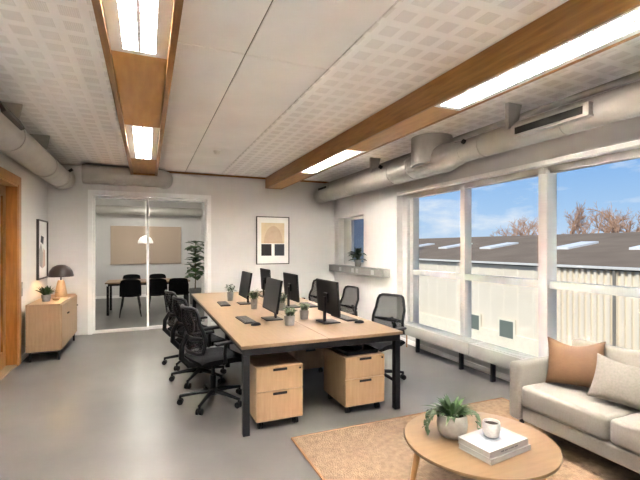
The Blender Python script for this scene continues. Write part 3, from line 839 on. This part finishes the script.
MB().prism([(-0.18, -0.25), (0.0, -0.30), (0.05, -0.05), (-0.1, 0.1), (-0.2, 0.0)], 'x', 0.0141, 0.0155).build('grey_stroke', M['art_grey'], ap, smooth=False)
MB().prism([(0.02, -0.3), (0.2, -0.26), (0.18, -0.02), (0.07, 0.02)], 'x', 0.0141, 0.0155).build('pink_stroke', M['art_pink'], ap, smooth=False)
MB().prism([(-0.12, 0.12), (0.06, 0.08), (0.1, 0.2), (-0.08, 0.22)], 'x', 0.0141, 0.0155).build('slate_stroke', M['art_slate'], ap, smooth=False)

# ------------------------------------------------------------------ rug, sofa, cushions
RX0, RX1, RY0, RY1, RT = 1.057, 3.30, 0.55, 3.10, 0.012
t = thing('rug', 'woven jute rug under the coffee table and sofa', 'rug', (RX0, RY0, 0))
MB().box((0.012, 0.012, 0), (RX1 - RX0 - 0.012, RY1 - RY0 - 0.012, RT), 0.003).build('weave', M['jute'], t, smooth=False)
for lo, hi in (((0, 0), (0.0119, RY1 - RY0)), ((RX1 - RX0 - 0.0119, 0), (RX1 - RX0, RY1 - RY0)), ((0.012, 0), (RX1 - RX0 - 0.012, 0.0119)), ((0.012, RY1 - RY0 - 0.0119), (RX1 - RX0 - 0.012, RY1 - RY0))):
    MB().box((lo[0], lo[1], 0), (hi[0], hi[1], RT + 0.001)).build('binding', M['jute_edge'], t, smooth=False)

t = thing('sofa', 'oatmeal linen two-seat sofa with its back to the window', 'sofa', (2.71, 1.70, RT))
# local: x 0..0.76 front to back, y -0.78..0.78
z_ = -RT
MB().box((0.015, -0.665, 0.16 + z_), (0.72, 0.665, 0.275 + z_), 0.02, 3).build('seat_base', M['sofa'], t)
for s in (-1, 1):
    MB().box((0.0, s * 0.73 - 0.055, 0.15 + z_), (0.755, s * 0.73 + 0.055, 0.605 + z_), 0.035, 4).build('arm', M['sofa'], t)
def cushion(x0, x1, y0, y1, z0, z1, puff, name, rot=None):
    m = MB().box((x0, y0, z0), (x1, y1, z1), 0.035, 4, rot=rot)
    return m.build(name, M['sofa'], t)
for y0, y1 in ((0.003, 0.668), (-0.668, -0.003)):
    cushion(0.0, 0.60, y0, y1, 0.272 + z_, 0.44 + z_, 0, 'seat_cushion')
    cushion(0.47, 0.63, y0 + 0.005, y1 - 0.06 if y1 > 0.1 else y1 - 0.005, 0.435 + z_, 0.775 + z_, 0, 'back_cushion', Matrix.Rotation(R(10), 3, 'Y'))
MB().box((0.645, -0.672, 0.16 + z_), (0.755, 0.60, 0.73 + z_), 0.03, 3).build('back_frame', M['sofa'], t)
for x in (0.06, 0.69):
    for y in (-0.7, 0.7):
        MB().tube([(x, y, 0.0005), (x, y, 0.158 + z_)], [0.014, 0.02], 12).build('leg', M['black_metal'], t)

def pillow(name, label, loc, w, h, th, rz, tilt, roll, m, sag=0.0):
    mb = MB()
    N = 18
    def f(sign):
        def g(u, v):
            a, b = 2 * u - 1, 2 * v - 1
            pinch = 1 - 0.10 * (1 - abs(a) ** 2.2) * abs(b) ** 3
            pinch2 = 1 - 0.10 * (1 - abs(b) ** 2.2) * abs(a) ** 3
            prof = max(0, (1 - abs(a) ** 2.4)) ** 0.6 * max(0, (1 - abs(b) ** 2.4)) ** 0.6
            y = a * w / 2 * pinch2
            z = h / 2 + b * h / 2 * pinch
            z -= sag * (1 - a * a) ** 2 * max(0, b) ** 2
            return (sign * (th / 2 * prof + 0.0015), y, z)
        return g
    mb.grid(f(1), N, N)
    mb.grid(f(-1), N, N)
    bmesh.ops.remove_doubles(mb.bm, verts=mb.bm.verts[:], dist=0.004)
    o = mb.build(name, M[m], angle=80, subd=1)
    o.rotation_euler = Euler((R(roll), R(tilt), rz), 'ZYX').to_matrix().to_euler()
    mt = Matrix.Rotation(rz, 3, 'Z') @ Matrix.Rotation(R(tilt), 3, 'Y') @ Matrix.Rotation(R(roll), 3, 'X')
    o.rotation_euler = mt.to_euler()
    o.location = loc
    tag(o, label, 'cushion', 'loose cushions on the sofa')
    return o
# face looks along local -X
pillow('cushion', 'rust brown leather cushion in the far corner of the sofa', (3.0, 2.125, 0.452), 0.42, 0.39, 0.15, R(24), 22, -3, 'rust', 0.05)
pillow('cushion', 'beige linen cushion leaning against the rust brown one', (2.93, 1.75, 0.454), 0.43, 0.34, 0.15, R(20), 30, 5, 'beige', 0.03)

# ------------------------------------------------------------------ coffee table and what stands on it
TX, TY, TZ = 1.80, 1.865, 0.40
t = thing('coffee_table', 'round honey oak coffee table on splayed legs on the jute rug', 'coffee table', (TX, TY, RT))
z_ = -RT
MB().lathe([(0, TZ - 0.028 + z_), (0.40, TZ - 0.028 + z_), (0.426, TZ - 0.018 + z_), (0.43, TZ - 0.008 + z_), (0.426, TZ + z_), (0, TZ + z_)], 72).build('tabletop', M['oak_table'], t, angle=50)
for k in range(4):
    a = R(-23 + 180 + 90 * k + 3)
    ca, sa = math.cos(a), math.sin(a)
    MB().tube([(ca * 0.355, sa * 0.355, TZ - 0.03 + z_), (ca * 0.42, sa * 0.42, 0.006)], [0.021, 0.013], 16).build('leg', M['oak_leg'], t)
def table_leaves(f, rn, r, h):
    for k in range(74):
        a = rn.random() * 2 * PI
        el = rn.uniform(0.45, 1.4)
        f.leaf((math.cos(a) * 0.025, math.sin(a) * 0.025, h * 0.86), (math.cos(a) * math.cos(el), math.sin(a) * math.cos(el), math.sin(el)), rn.uniform(0.11, 0.2), rn.uniform(0.018, 0.027), 0.38)
    # two trailing runners
    for a0 in (R(165), R(150), R(-25)):
        p = Vector((math.cos(a0) * 0.05, math.sin(a0) * 0.05, h * 0.95))
        pts = [p]
        for q in range(1, 9):
            s_ = q / 8
            pts.append(p + Vector((math.cos(a0) * 0.10 * math.sin(s_ * 1.7), math.sin(a0) * 0.10 * math.sin(s_ * 1.7), 0.05 * math.sin(s_ * PI * 0.8) - 0.11 * s_ * s_)))
        f.tube(pts, 0.0018, 5)
        for q in range(2, 9):
            for s in (-1, 1):
                b_ = a0 + s * 1.2 + rn.uniform(-0.4, 0.4)
                f.leaf(pts[q], (math.cos(b_), math.sin(b_), -0.3), 0.038, 0.024, 0.4, 0.15, 4)
potted('potted_plant', 'bushy green plant in round stoneware pot on the coffee table', (1.685, 1.957, TZ + 0.0005), 0.088, 0.135, table_leaves, 'concrete_pot', 'leaf', 47,
       prof=[(0, 0), (0.058, 0), (0.066, 0.004), (0.084, 0.035), (0.091, 0.075), (0.086, 0.115), (0.080, 0.135), (0.073, 0.135), (0.076, 0.12), (0, 0.118)])
def book(label, loc, rz, wx, wy, th, cover):
    t = thing('book', label, 'book', loc, rz, 'books on the coffee table')
    MB().box((-wx / 2 + 0.004, -wy / 2 + 0.004, 0.003), (wx / 2 - 0.002, wy / 2 - 0.004, th - 0.003)).build('pages', M['paper'], t, smooth=False)
    cv = MB().box((-wx / 2, -wy / 2, 0), (wx / 2, wy / 2, 0.0028)).box((-wx / 2, -wy / 2, th - 0.0028), (wx / 2, wy / 2, th)).box((-wx / 2, -wy / 2, 0.0028), (-wx / 2 + 0.003, wy / 2, th - 0.0028))
    cv.build('book_cover', M['cover'], t, smooth=False)
    return t
rzb = R(90 + 7)
b1 = book('lower pale book, slightly wider, flat on the coffee table', (1.792, 1.735, TZ + 0.0005), rzb, 0.215, 0.335, 0.028, 'cover')
b2 = book('upper pale book with a grey picture cover, under the cup', (1.785, 1.74, TZ + 0.029), rzb, 0.21, 0.325, 0.034, 'cover')
cvp = MB().prism([(-0.06, -0.12), (0.0, -0.14), (0.08, -0.05), (0.06, 0.06), (0.09, 0.13), (0.0, 0.10), (-0.07, 0.12), (-0.04, 0.0)], 'z', 0.034, 0.0346).build('cover_picture', mat('grey_cover_picture', (158, 162, 168), 0.5, col2=(104, 108, 114), scale=18), b2, smooth=False)
rs = random.Random(4)
lt = MB()
xx = -0.07
while xx < 0.07:
    wl = rs.uniform(0.003, 0.008)
    lt.box((-0.1054, xx, 0.0135), (-0.1049, xx + wl, 0.0205))
    xx += wl + (0.0025 if rs.random() < 0.75 else 0.008)
lt.build('spine_lettering', M['key'], b2, smooth=False)
t = thing('cup', 'small grey handleless cup standing on the stacked books', 'cup', (1.79, 1.755, TZ + 0.0642))
MB().lathe([(0, 0), (0.030, 0), (0.036, 0.004), (0.045, 0.03), (0.048, 0.055), (0.046, 0.082), (0.043, 0.082), (0.044, 0.055), (0.040, 0.03), (0.028, 0.012), (0, 0.010)], 32).build('cup_body', M['cup'], t)
MB().lathe([(0, 0.066), (0.0434, 0.066)], 24).build('drink', mat('dark_coffee', (60, 42, 30), 0.2), t)

# ------------------------------------------------------------------ meeting room behind the glass
MXR, MYB = 1.62, 13.7
struct(MB().box((XL - 0.2, YB + 0.18, 0), (XL, MYB, ZC)).build('wall_meeting_left', M['wall'], smooth=False))
struct(MB().box((XL - 0.2, MYB, 0), (MXR + 0.2, MYB + 0.15, ZC)).build('wall_meeting_back', M['wall'], smooth=False))
wy0, wy1, wz0, wz1 = 11.3, 13.1, 0.85, 2.45
struct(MB().box((MXR, YB + 0.18, 0), (MXR + 0.2, wy0, ZC)).box((MXR, wy1, 0), (MXR + 0.2, MYB, ZC)).box((MXR, wy0, 0), (MXR + 0.2, wy1, wz0)).box((MXR, wy0, wz1), (MXR + 0.2, wy1, ZC)).build('wall_meeting_right', M['wall'], smooth=False))
w3 = struct(MB().box((MXR + 0.08, wy0, wz0), (MXR + 0.14, wy0 + 0.06, wz1)).box((MXR + 0.08, wy1 - 0.06, wz0), (MXR + 0.14, wy1, wz1)).box((MXR + 0.08, wy0 + 0.06, wz0), (MXR + 0.14, wy1 - 0.06, wz0 + 0.06)).box((MXR + 0.08, wy0 + 0.06, wz1 - 0.06), (MXR + 0.14, wy1 - 0.06, wz1)).box((MXR + 0.08, 12.17, wz0 + 0.06), (MXR + 0.14, 12.23, wz1 - 0.06)).build('window_3', M['frame_white'], smooth=False))
MB().box((MXR + 0.10, wy0 + 0.058, wz0 + 0.058), (MXR + 0.108, 12.172, wz1 - 0.058)).build('glass_pane', M['glass'], w3, smooth=False)
MB().box((MXR + 0.10, 12.228, wz0 + 0.058), (MXR + 0.108, wy1 - 0.058, wz1 - 0.058)).build('glass_pane', M['glass'], w3, smooth=False)
c2 = struct(MB().box((XL - 0.2, 8.36, ZC + 0.012), (MXR + 0.2, MYB + 0.15, ZC + 0.2)).build('ceiling_meeting', M['ceil_gap'], smooth=False))
for k in range(3):
    x0 = XL + k * (MXR - XL) / 3
    MB().box((x0 + 0.004, 8.36, ZC), (x0 + (MXR - XL) / 3 - 0.004, MYB, ZC + 0.012)).build('plain_panel', M['ceil'], c2, smooth=False)
base('baseboard_meeting', (XL, MYB - 0.014, 0), (MXR, MYB, 0.08))
t = thing('ceiling_duct', 'grey duct high on the far wall of the meeting room', 'duct', (0, 13.45, 2.62), 0, 'ventilation ducts')
MB().tube([(XL + 0.01, 0, 0), (MXR - 0.01, 0, 0)], 0.13, 24).build('duct_pipe', M['duct'], t)
for x in (-0.9, 0.6):
    b = MB(); ring(b, (x, 0, 0), (1, 0, 0), 0.13, 0.03, 0.006); b.build('collar', M['duct'], t)
t = thing('pin_board', 'large tan felt pin board on the meeting room wall', 'pin board', (0, MYB, 1.59))
MB().box((-1.0, -0.03, -0.575), (1.0, -0.001, 0.575), 0.004).build('felt', M['cork'], t, smooth=False)
MB().box((-1.012, -0.026, -0.587), (1.012, -0.0305 + 0.008, -0.576)).build('board_frame', M['oak'], t, smooth=False)
for nm, y in (('nearer', 9.4), ('farther', 11.9)):
    t = thing('ceiling_light', 'white batten light on the meeting room ceiling, the %s one' % nm, 'ceiling light', (0.0, y, ZC), 0, 'meeting room ceiling lights')
    MB().box((-0.09, -0.75, -0.04), (0.09, 0.75, -0.001), 0.004).build('housing', M['white'], t, smooth=False)
    MB().box((-0.075, -0.73, -0.062), (0.075, 0.73, -0.0405), 0.006).build('diffuser', emit('batten_diffuser', (255, 248, 238), 84.0) if nm == 'nearer' else bpy.data.materials['batten_diffuser'], t)
t = thing('pendant_lamp', 'white dome pendant over the meeting table', 'pendant lamp', (-0.03, 10.7, 1.62))
MB().lathe([(0.17, 0), (0.165, 0.05), (0.12, 0.13), (0.04, 0.18), (0, 0.182), (0, 0.176), (0.038, 0.174), (0.115, 0.125), (0.158, 0.05), (0.164, 0), (0.17, 0)], 28).build('lamp_shade', M['white'], t)
MB().tube([(0, 0, 0.178), (0, 0, ZC - 1.62 - 0.001)], 0.004, 6).build('cord', M['white'], t)
MB().lathe([(0, 0.03), (0.03, 0.04), (0.035, 0.07), (0.012, 0.11)], 14).build('bulb', emit('pendant_bulb', (255, 236, 208), 9.0), t)
t = thing('meeting_table', 'oak meeting table with black legs behind the glass', 'table', (0.045, 10.68, 0))
MB().box((-0.905, -0.48, 0.705), (0.905, 0.48, 0.735), 0.003).build('tabletop', M['oak'], t, smooth=False)
MB().box((-0.85, -0.43, 0.655), (0.85, 0.43, 0.7045), 0.003).build('frame', M['black_metal'], t, smooth=False)
for x in (-1, 1):
    for y in (-1, 1):
        MB().box((x * 0.85 - 0.025, y * 0.42 - 0.025, 0), (x * 0.85 + 0.025, y * 0.42 + 0.025, 0.655), 0.002).build('leg', M['black_metal'], t, smooth=False)
def meeting_chair(label, loc, rz):
    t = thing('meeting_chair', label, 'chair', loc, rz, 'black chairs around the meeting table')
    # faces local +Y
    MB().grid(lambda u, v: ((u - 0.5) * 0.44 * (1 - 0.08 * abs(2 * v - 1) ** 3), (v - 0.5) * 0.42, 0.45 + 0.02 * (2 * u - 1) ** 2 - 0.03 * max(0, v - 0.7)), 10, 10, 0.03).build('seat', M['black_fabric'], t, angle=70)
    MB().grid(lambda u, v: ((u - 0.5) * 0.43 * (1 - 0.12 * v ** 4), -0.19 - 0.07 * v + 0.05 * (2 * u - 1) ** 2, 0.46 + 0.37 * v - 0.03 * (abs(2 * u - 1) ** 4) * v), 12, 10, 0.025).build('backrest', M['black_fabric'], t, angle=70)
    for sx in (-1, 1):
        for sy in (-1, 1):
            MB().tube([(sx * 0.15, sy * 0.14, 0.44), (sx * 0.215, sy * 0.21, 0.001)], [0.014, 0.010], 8).build('leg', M['black_metal'], t)
    return t
mc = meeting_chair('black chair at the meeting table, near side, farthest from the plant', (-0.34, 10.03, 0), R(3))
dup(mc, (0.215, 10.03, 0), R(-3), 'black chair at the meeting table, middle of the near side')
dup(mc, (0.69, 10.03, 0), R(-8), 'black chair at the meeting table, near side, closest to the plant')
dup(mc, (-0.36, 11.33, 0), R(180), 'black chair across the meeting table, farther from the plant')
dup(mc, (0.26, 11.33, 0), R(181), 'black chair across the meeting table, closer to the plant')
def fig_leaves(f, rn, r, h):
    for k in range(56):
        zz = h + 0.28 + 0.98 * k / 56
        a = k * 2.4
        el = rn.uniform(-0.1, 0.7)
        f.leaf((0.02 * math.cos(a), 0.02 * math.sin(a), zz), (math.cos(a) * math.cos(el), math.sin(a) * math.cos(el), math.sin(el)), rn.uniform(0.24, 0.33), 0.25, 0.3, 0.1, tip=0.9)
t = potted('fiddle_leaf_fig', 'tall broad-leaved fig in grey pot at the end of the meeting table', (1.20, 11.5, 0), 0.16, 0.42, fig_leaves, 'pot_dark', 'leaf', 77)
MB().tube([(0, 0, 0.36), (0.01, 0.01, 0.9), (0, 0, 1.62)], [0.016, 0.012, 0.006], 8).build('trunk', M['stem'], t)

# ------------------------------------------------------------------ outside
GZ_ = -2.4
struct(MB().box((-40, -45, GZ_ - 0.3), (90, 75, GZ_)).build('ground', M['outground'], smooth=False))
t = thing('warehouse', 'long cream clad warehouse with dark brown roof across the yard', 'building', (12, 10, GZ_))
o_ = -GZ_
EY0, EY1 = -16, 34
EZ = 0.98
def corr(y0, y1, pitch, depth, rib):
    p = []
    y = y0
    while y < y1 - 1e-6:
        ye = min(y + pitch, y1)
        p += [(0, y), (0, y + (pitch - rib) * 0.9), (-depth, y + pitch - rib), (-depth, min(y + pitch - 0.03 * rib, ye))]
        y += pitch
    p.append((0, y1))
    p += [(0.3, y1), (0.3, y0)]
    return p
MB().prism(corr(EY0 - 10, 9.4 - 10, 0.185, 0.075, 0.075), 'z', o_ - 1.58, o_ + EZ).build('ribbed_wall', M['cream_cladding'], t, smooth=False)
MB().prism(corr(9.4 - 10, EY1 - 10, 0.62, 0.014, 0.05), 'z', o_ - 1.58, o_ + EZ).build('smooth_wall', M['cream_cladding'], t, smooth=False)
MB().box((-0.06, EY0 - 10, 0), (0.3, EY1 - 10, o_ - 1.5801)).build('plinth', M['pale_band'], t, smooth=False)
rx, rz_ = 8.75, 2.22
rf = MB().prism([(-0.12, o_ + 0.98), (rx, o_ + rz_), (rx + 2.2, o_ + 1.9), (rx + 2.2, 0), (rx + 2.0, 0), (rx + 2.0, o_ + 0.9), (-0.12, o_ + 0.90)], 'y', EY0 - 10.2, EY1 - 10 + 0.2).build('roof', M['roofing'], t, smooth=False)
MB().box((-0.21, EY0 - 10.2, o_ + 0.91), (-0.121, EY1 - 9.8, o_ + 0.985), 0.01).build('gutter', M['gutter'], t, smooth=False)
MB().box((-0.09, EY0 - 10.2, o_ + 0.87), (-0.0475, EY1 - 9.8, o_ + 0.8995)).build('painted_eave_shadow', M['shadow_and_roof_edge'], t, smooth=False)  # dark strip painted in as the shade below the gutter
sl = (rz_ - 0.98) / (rx + 0.15)
for y in (25.0, 21.6, 18.3, 15.2, 11.3, 8.4, 5.4, 2.4):
    x0, x1 = 3.1, 4.9
    za, zb = o_ + 0.98 + sl * (x0 + 0.15), o_ + 0.98 + sl * (x1 + 0.15)
    MB().prism([(x0, za + 0.002), (x1, zb + 0.002), (x1, zb + 0.08), (x0, za + 0.08)], 'y', y - 10 - 0.36, y - 10 + 0.36).build('skylight', M['skylight'], t, smooth=False)
for y, s in ((11.0, 0.30), (12.6, 0.28)):
    f = MB().box((-0.075, y - 10 - s - 0.09, o_ - 1.43 - s - 0.09), (-0.05, y - 10 + s + 0.09, o_ - 1.43 + s + 0.09)).build('window', M['pale_band'], t, smooth=False)
    MB().box((-0.085, y - 10 - s, o_ - 1.43 - s), (-0.0755, y - 10 + s, o_ - 1.43 + s)).build('pane', M['pane_teal'], f, smooth=False)
for y in (7.27, -1.0):
    MB().tube([(-0.12, y - 10, 0.02), (-0.12, y - 10, o_ + 0.9)], 0.04, 10).build('drainpipe', M['drain'], t)
t = thing('distant_block', 'slate blue building seen through the small window', 'building', (9.2, 19.5, GZ_))
MB().box((-1.4, -1.5, 0), (1.3, 1.5, 8.0)).build('facade', M['slate_block'], t, smooth=False)
MB().box((-1.45, -1.55, 8.0), (1.35, 1.55, 8.15)).build('roof_edge', M['shadow_and_roof_edge'], t, smooth=False)

def tree_mesh(seed, H):
    rn = random.Random(seed)
    mb = MB()
    def seg(p, dirv, L, r, depth):
        q = p + dirv * L
        mid = p + dirv * L * 0.5 + Vector((rn.uniform(-1, 1), rn.uniform(-1, 1), 0)) * L * 0.05
        mb.tube([p, mid, q], [r, r * 0.8, r * 0.55], 4 if depth else 7, caps=False)
        if depth >= 4:
            return
        n = (9, 6, 5, 4)[depth]
        for k in range(n):
            t_ = rn.uniform(0.25, 1.0) if depth else 0.28 + 0.72 * (k + rn.random() * 0.6) / n
            a = rn.random() * 2 * PI
            side = dirv.cross(Vector((math.cos(a), math.sin(a), 0.3))).normalized()
            nd = (dirv * rn.uniform(0.55, 0.9) + side * rn.uniform(0.4, 0.8) + UP * 0.25).normalized()
            seg(p + dirv * L * t_, nd, L * rn.uniform(0.42, 0.62) * (0.75 if depth == 0 else 1), max(0.011, r * 0.45), depth + 1)
    seg(Vector((0, 0, 0)), UP, H * 0.62, 0.16, 0)
    return mb
spots = [(502, 27, 5.6, 0), (516, 28, 6.8, 1), (529, 27, 6.3, 2), (541, 29, 6.0, 0), (556, 28, 5.2, 1), (571, 27, 7.2, 2), (583, 28, 5.6, 0), (598, 28, 7.0, 1), (610, 27, 6.2, 2), (622, 28, 7.4, 0), (636, 27, 6.9, 1)]
where = ['at the far end of the row, shortest of it', 'second from the far end of the row', 'third from the far end, left of the thick mullion', 'just behind the thick window mullion', 'just past the thick window mullion, low', 'standing alone, tall, past the thick mullion', 'low between two taller ones', 'slender and tall above the third skylight', 'bushy, next to the slender tall one', 'tallest of the right-hand clump', 'dense, at the right edge of the window view']
protos = []
for k in range(3):
    o = tree_mesh(100 + k, 6.5).build('bare_tree', M['bark'], smooth=False)
    protos.append(o)
used = set()
for n_, ((px, X, H, k), s) in enumerate(zip(spots, where)):
    X, H = X + (0, 7, 13.5)[n_ % 3], H * (1, 1.13, 1.25)[n_ % 3]
    a = (px - 320) / 410
    cx, cy = 0.3888 + 0.9213 * a, 0.9213 - 0.3888 * a
    Y = X * cy / cx
    o = protos[k] if k not in used else protos[k].copy()
    if k in used:
        COL.objects.link(o)
    used.add(k)
    o.location = (X, Y, GZ_)
    sc = H / 6.5
    o.scale = (sc, sc, sc)
    o.rotation_euler = (0, 0, px * 1.3)
    tag(o, 'bare reddish tree behind the warehouse, ' + s, 'tree', 'bare trees behind the warehouse')

# ------------------------------------------------------------------ sky and sun
wd = bpy.data.worlds.new('World')
S.world = wd
wd.use_nodes = True
nt = wd.node_tree
bg = nt.nodes['Background']
tc = nt.nodes.new('ShaderNodeTexCoord')
sep = nt.nodes.new('ShaderNodeSeparateXYZ')
nt.links.new(tc.outputs['Generated'], sep.inputs[0])
rp = nt.nodes.new('ShaderNodeValToRGB')
e = rp.color_ramp.elements
e[0].position = 0.0; e[0].color = lin((206, 224, 242))
e[1].position = 0.6; e[1].color = lin((84, 140, 214))
x = rp.color_ramp.elements.new(0.08); x.color = lin((172, 206, 242))
x = rp.color_ramp.elements.new(0.22); x.color = lin((122, 176, 236))
nt.links.new(sep.outputs[2], rp.inputs['Fac'])
mp = nt.nodes.new('ShaderNodeMapping')
mp.inputs['Scale'].default_value = (2.2, 2.2, 7.0)
mp.inputs['Location'].default_value = (0.35, 0.1, 0.2)
nt.links.new(tc.outputs['Generated'], mp.inputs['Vector'])
nz = nt.nodes.new('ShaderNodeTexNoise')
nz.inputs['Scale'].default_value = 2.6
nz.inputs['Detail'].default_value = 7
nz.inputs['Roughness'].default_value = 0.58
nt.links.new(mp.outputs['Vector'], nz.inputs['Vector'])
cr = nt.nodes.new('ShaderNodeValToRGB')
cr.color_ramp.elements[0].position = 0.51
cr.color_ramp.elements[0].color = (0, 0, 0, 1)
cr.color_ramp.elements[1].position = 0.72
cr.color_ramp.elements[1].color = (0.85, 0.85, 0.85, 1)
nt.links.new(nz.outputs['Fac'], cr.inputs['Fac'])
mx = nt.nodes.new('ShaderNodeMix')
mx.data_type = 'RGBA'
nt.links.new(cr.outputs['Color'], mx.inputs[0])
nt.links.new(rp.outputs['Color'], mx.inputs[6])
mx.inputs[7].default_value = lin((250, 250, 252))
nt.links.new(mx.outputs[2], bg.inputs['Color'])
bg.inputs['Strength'].default_value = 1.0

sun = bpy.data.lights.new('sun', 'SUN')
sun.energy = 4.0
sun.angle = R(1.0)
sun.color = (1.0, 0.95, 0.86)
so = bpy.data.objects.new('sun', sun)
COL.objects.link(so)
so.rotation_euler = Vector((0.70, 0.30, -0.62)).to_track_quat('-Z', 'Y').to_euler()

# ------------------------------------------------------------------ camera and view
cam = bpy.data.cameras.new('camera')
cam.sensor_width = 36
cam.lens = 410 / 640 * 36
cam.shift_y = 7 / 640
cam.clip_end = 300
co = bpy.data.objects.new('camera', cam)
COL.objects.link(co)
co.location = (0, 0, 1.53)
co.rotation_euler = (R(90), 0, R(-22.88))
S.camera = co
S.view_settings.view_transform = 'Standard'
S.view_settings.look = 'None'
S.view_settings.gamma = 1
S.view_settings.exposure = 0.0
S.view_settings.use_curve_mapping = False
S.cycles.max_bounces = 12
S.cycles.diffuse_bounces = 8
S.cycles.transparent_max_bounces = 16
S.cycles.sample_clamp_indirect = 0
S.cycles.caustics_reflective = False
S.cycles.caustics_refractive = False
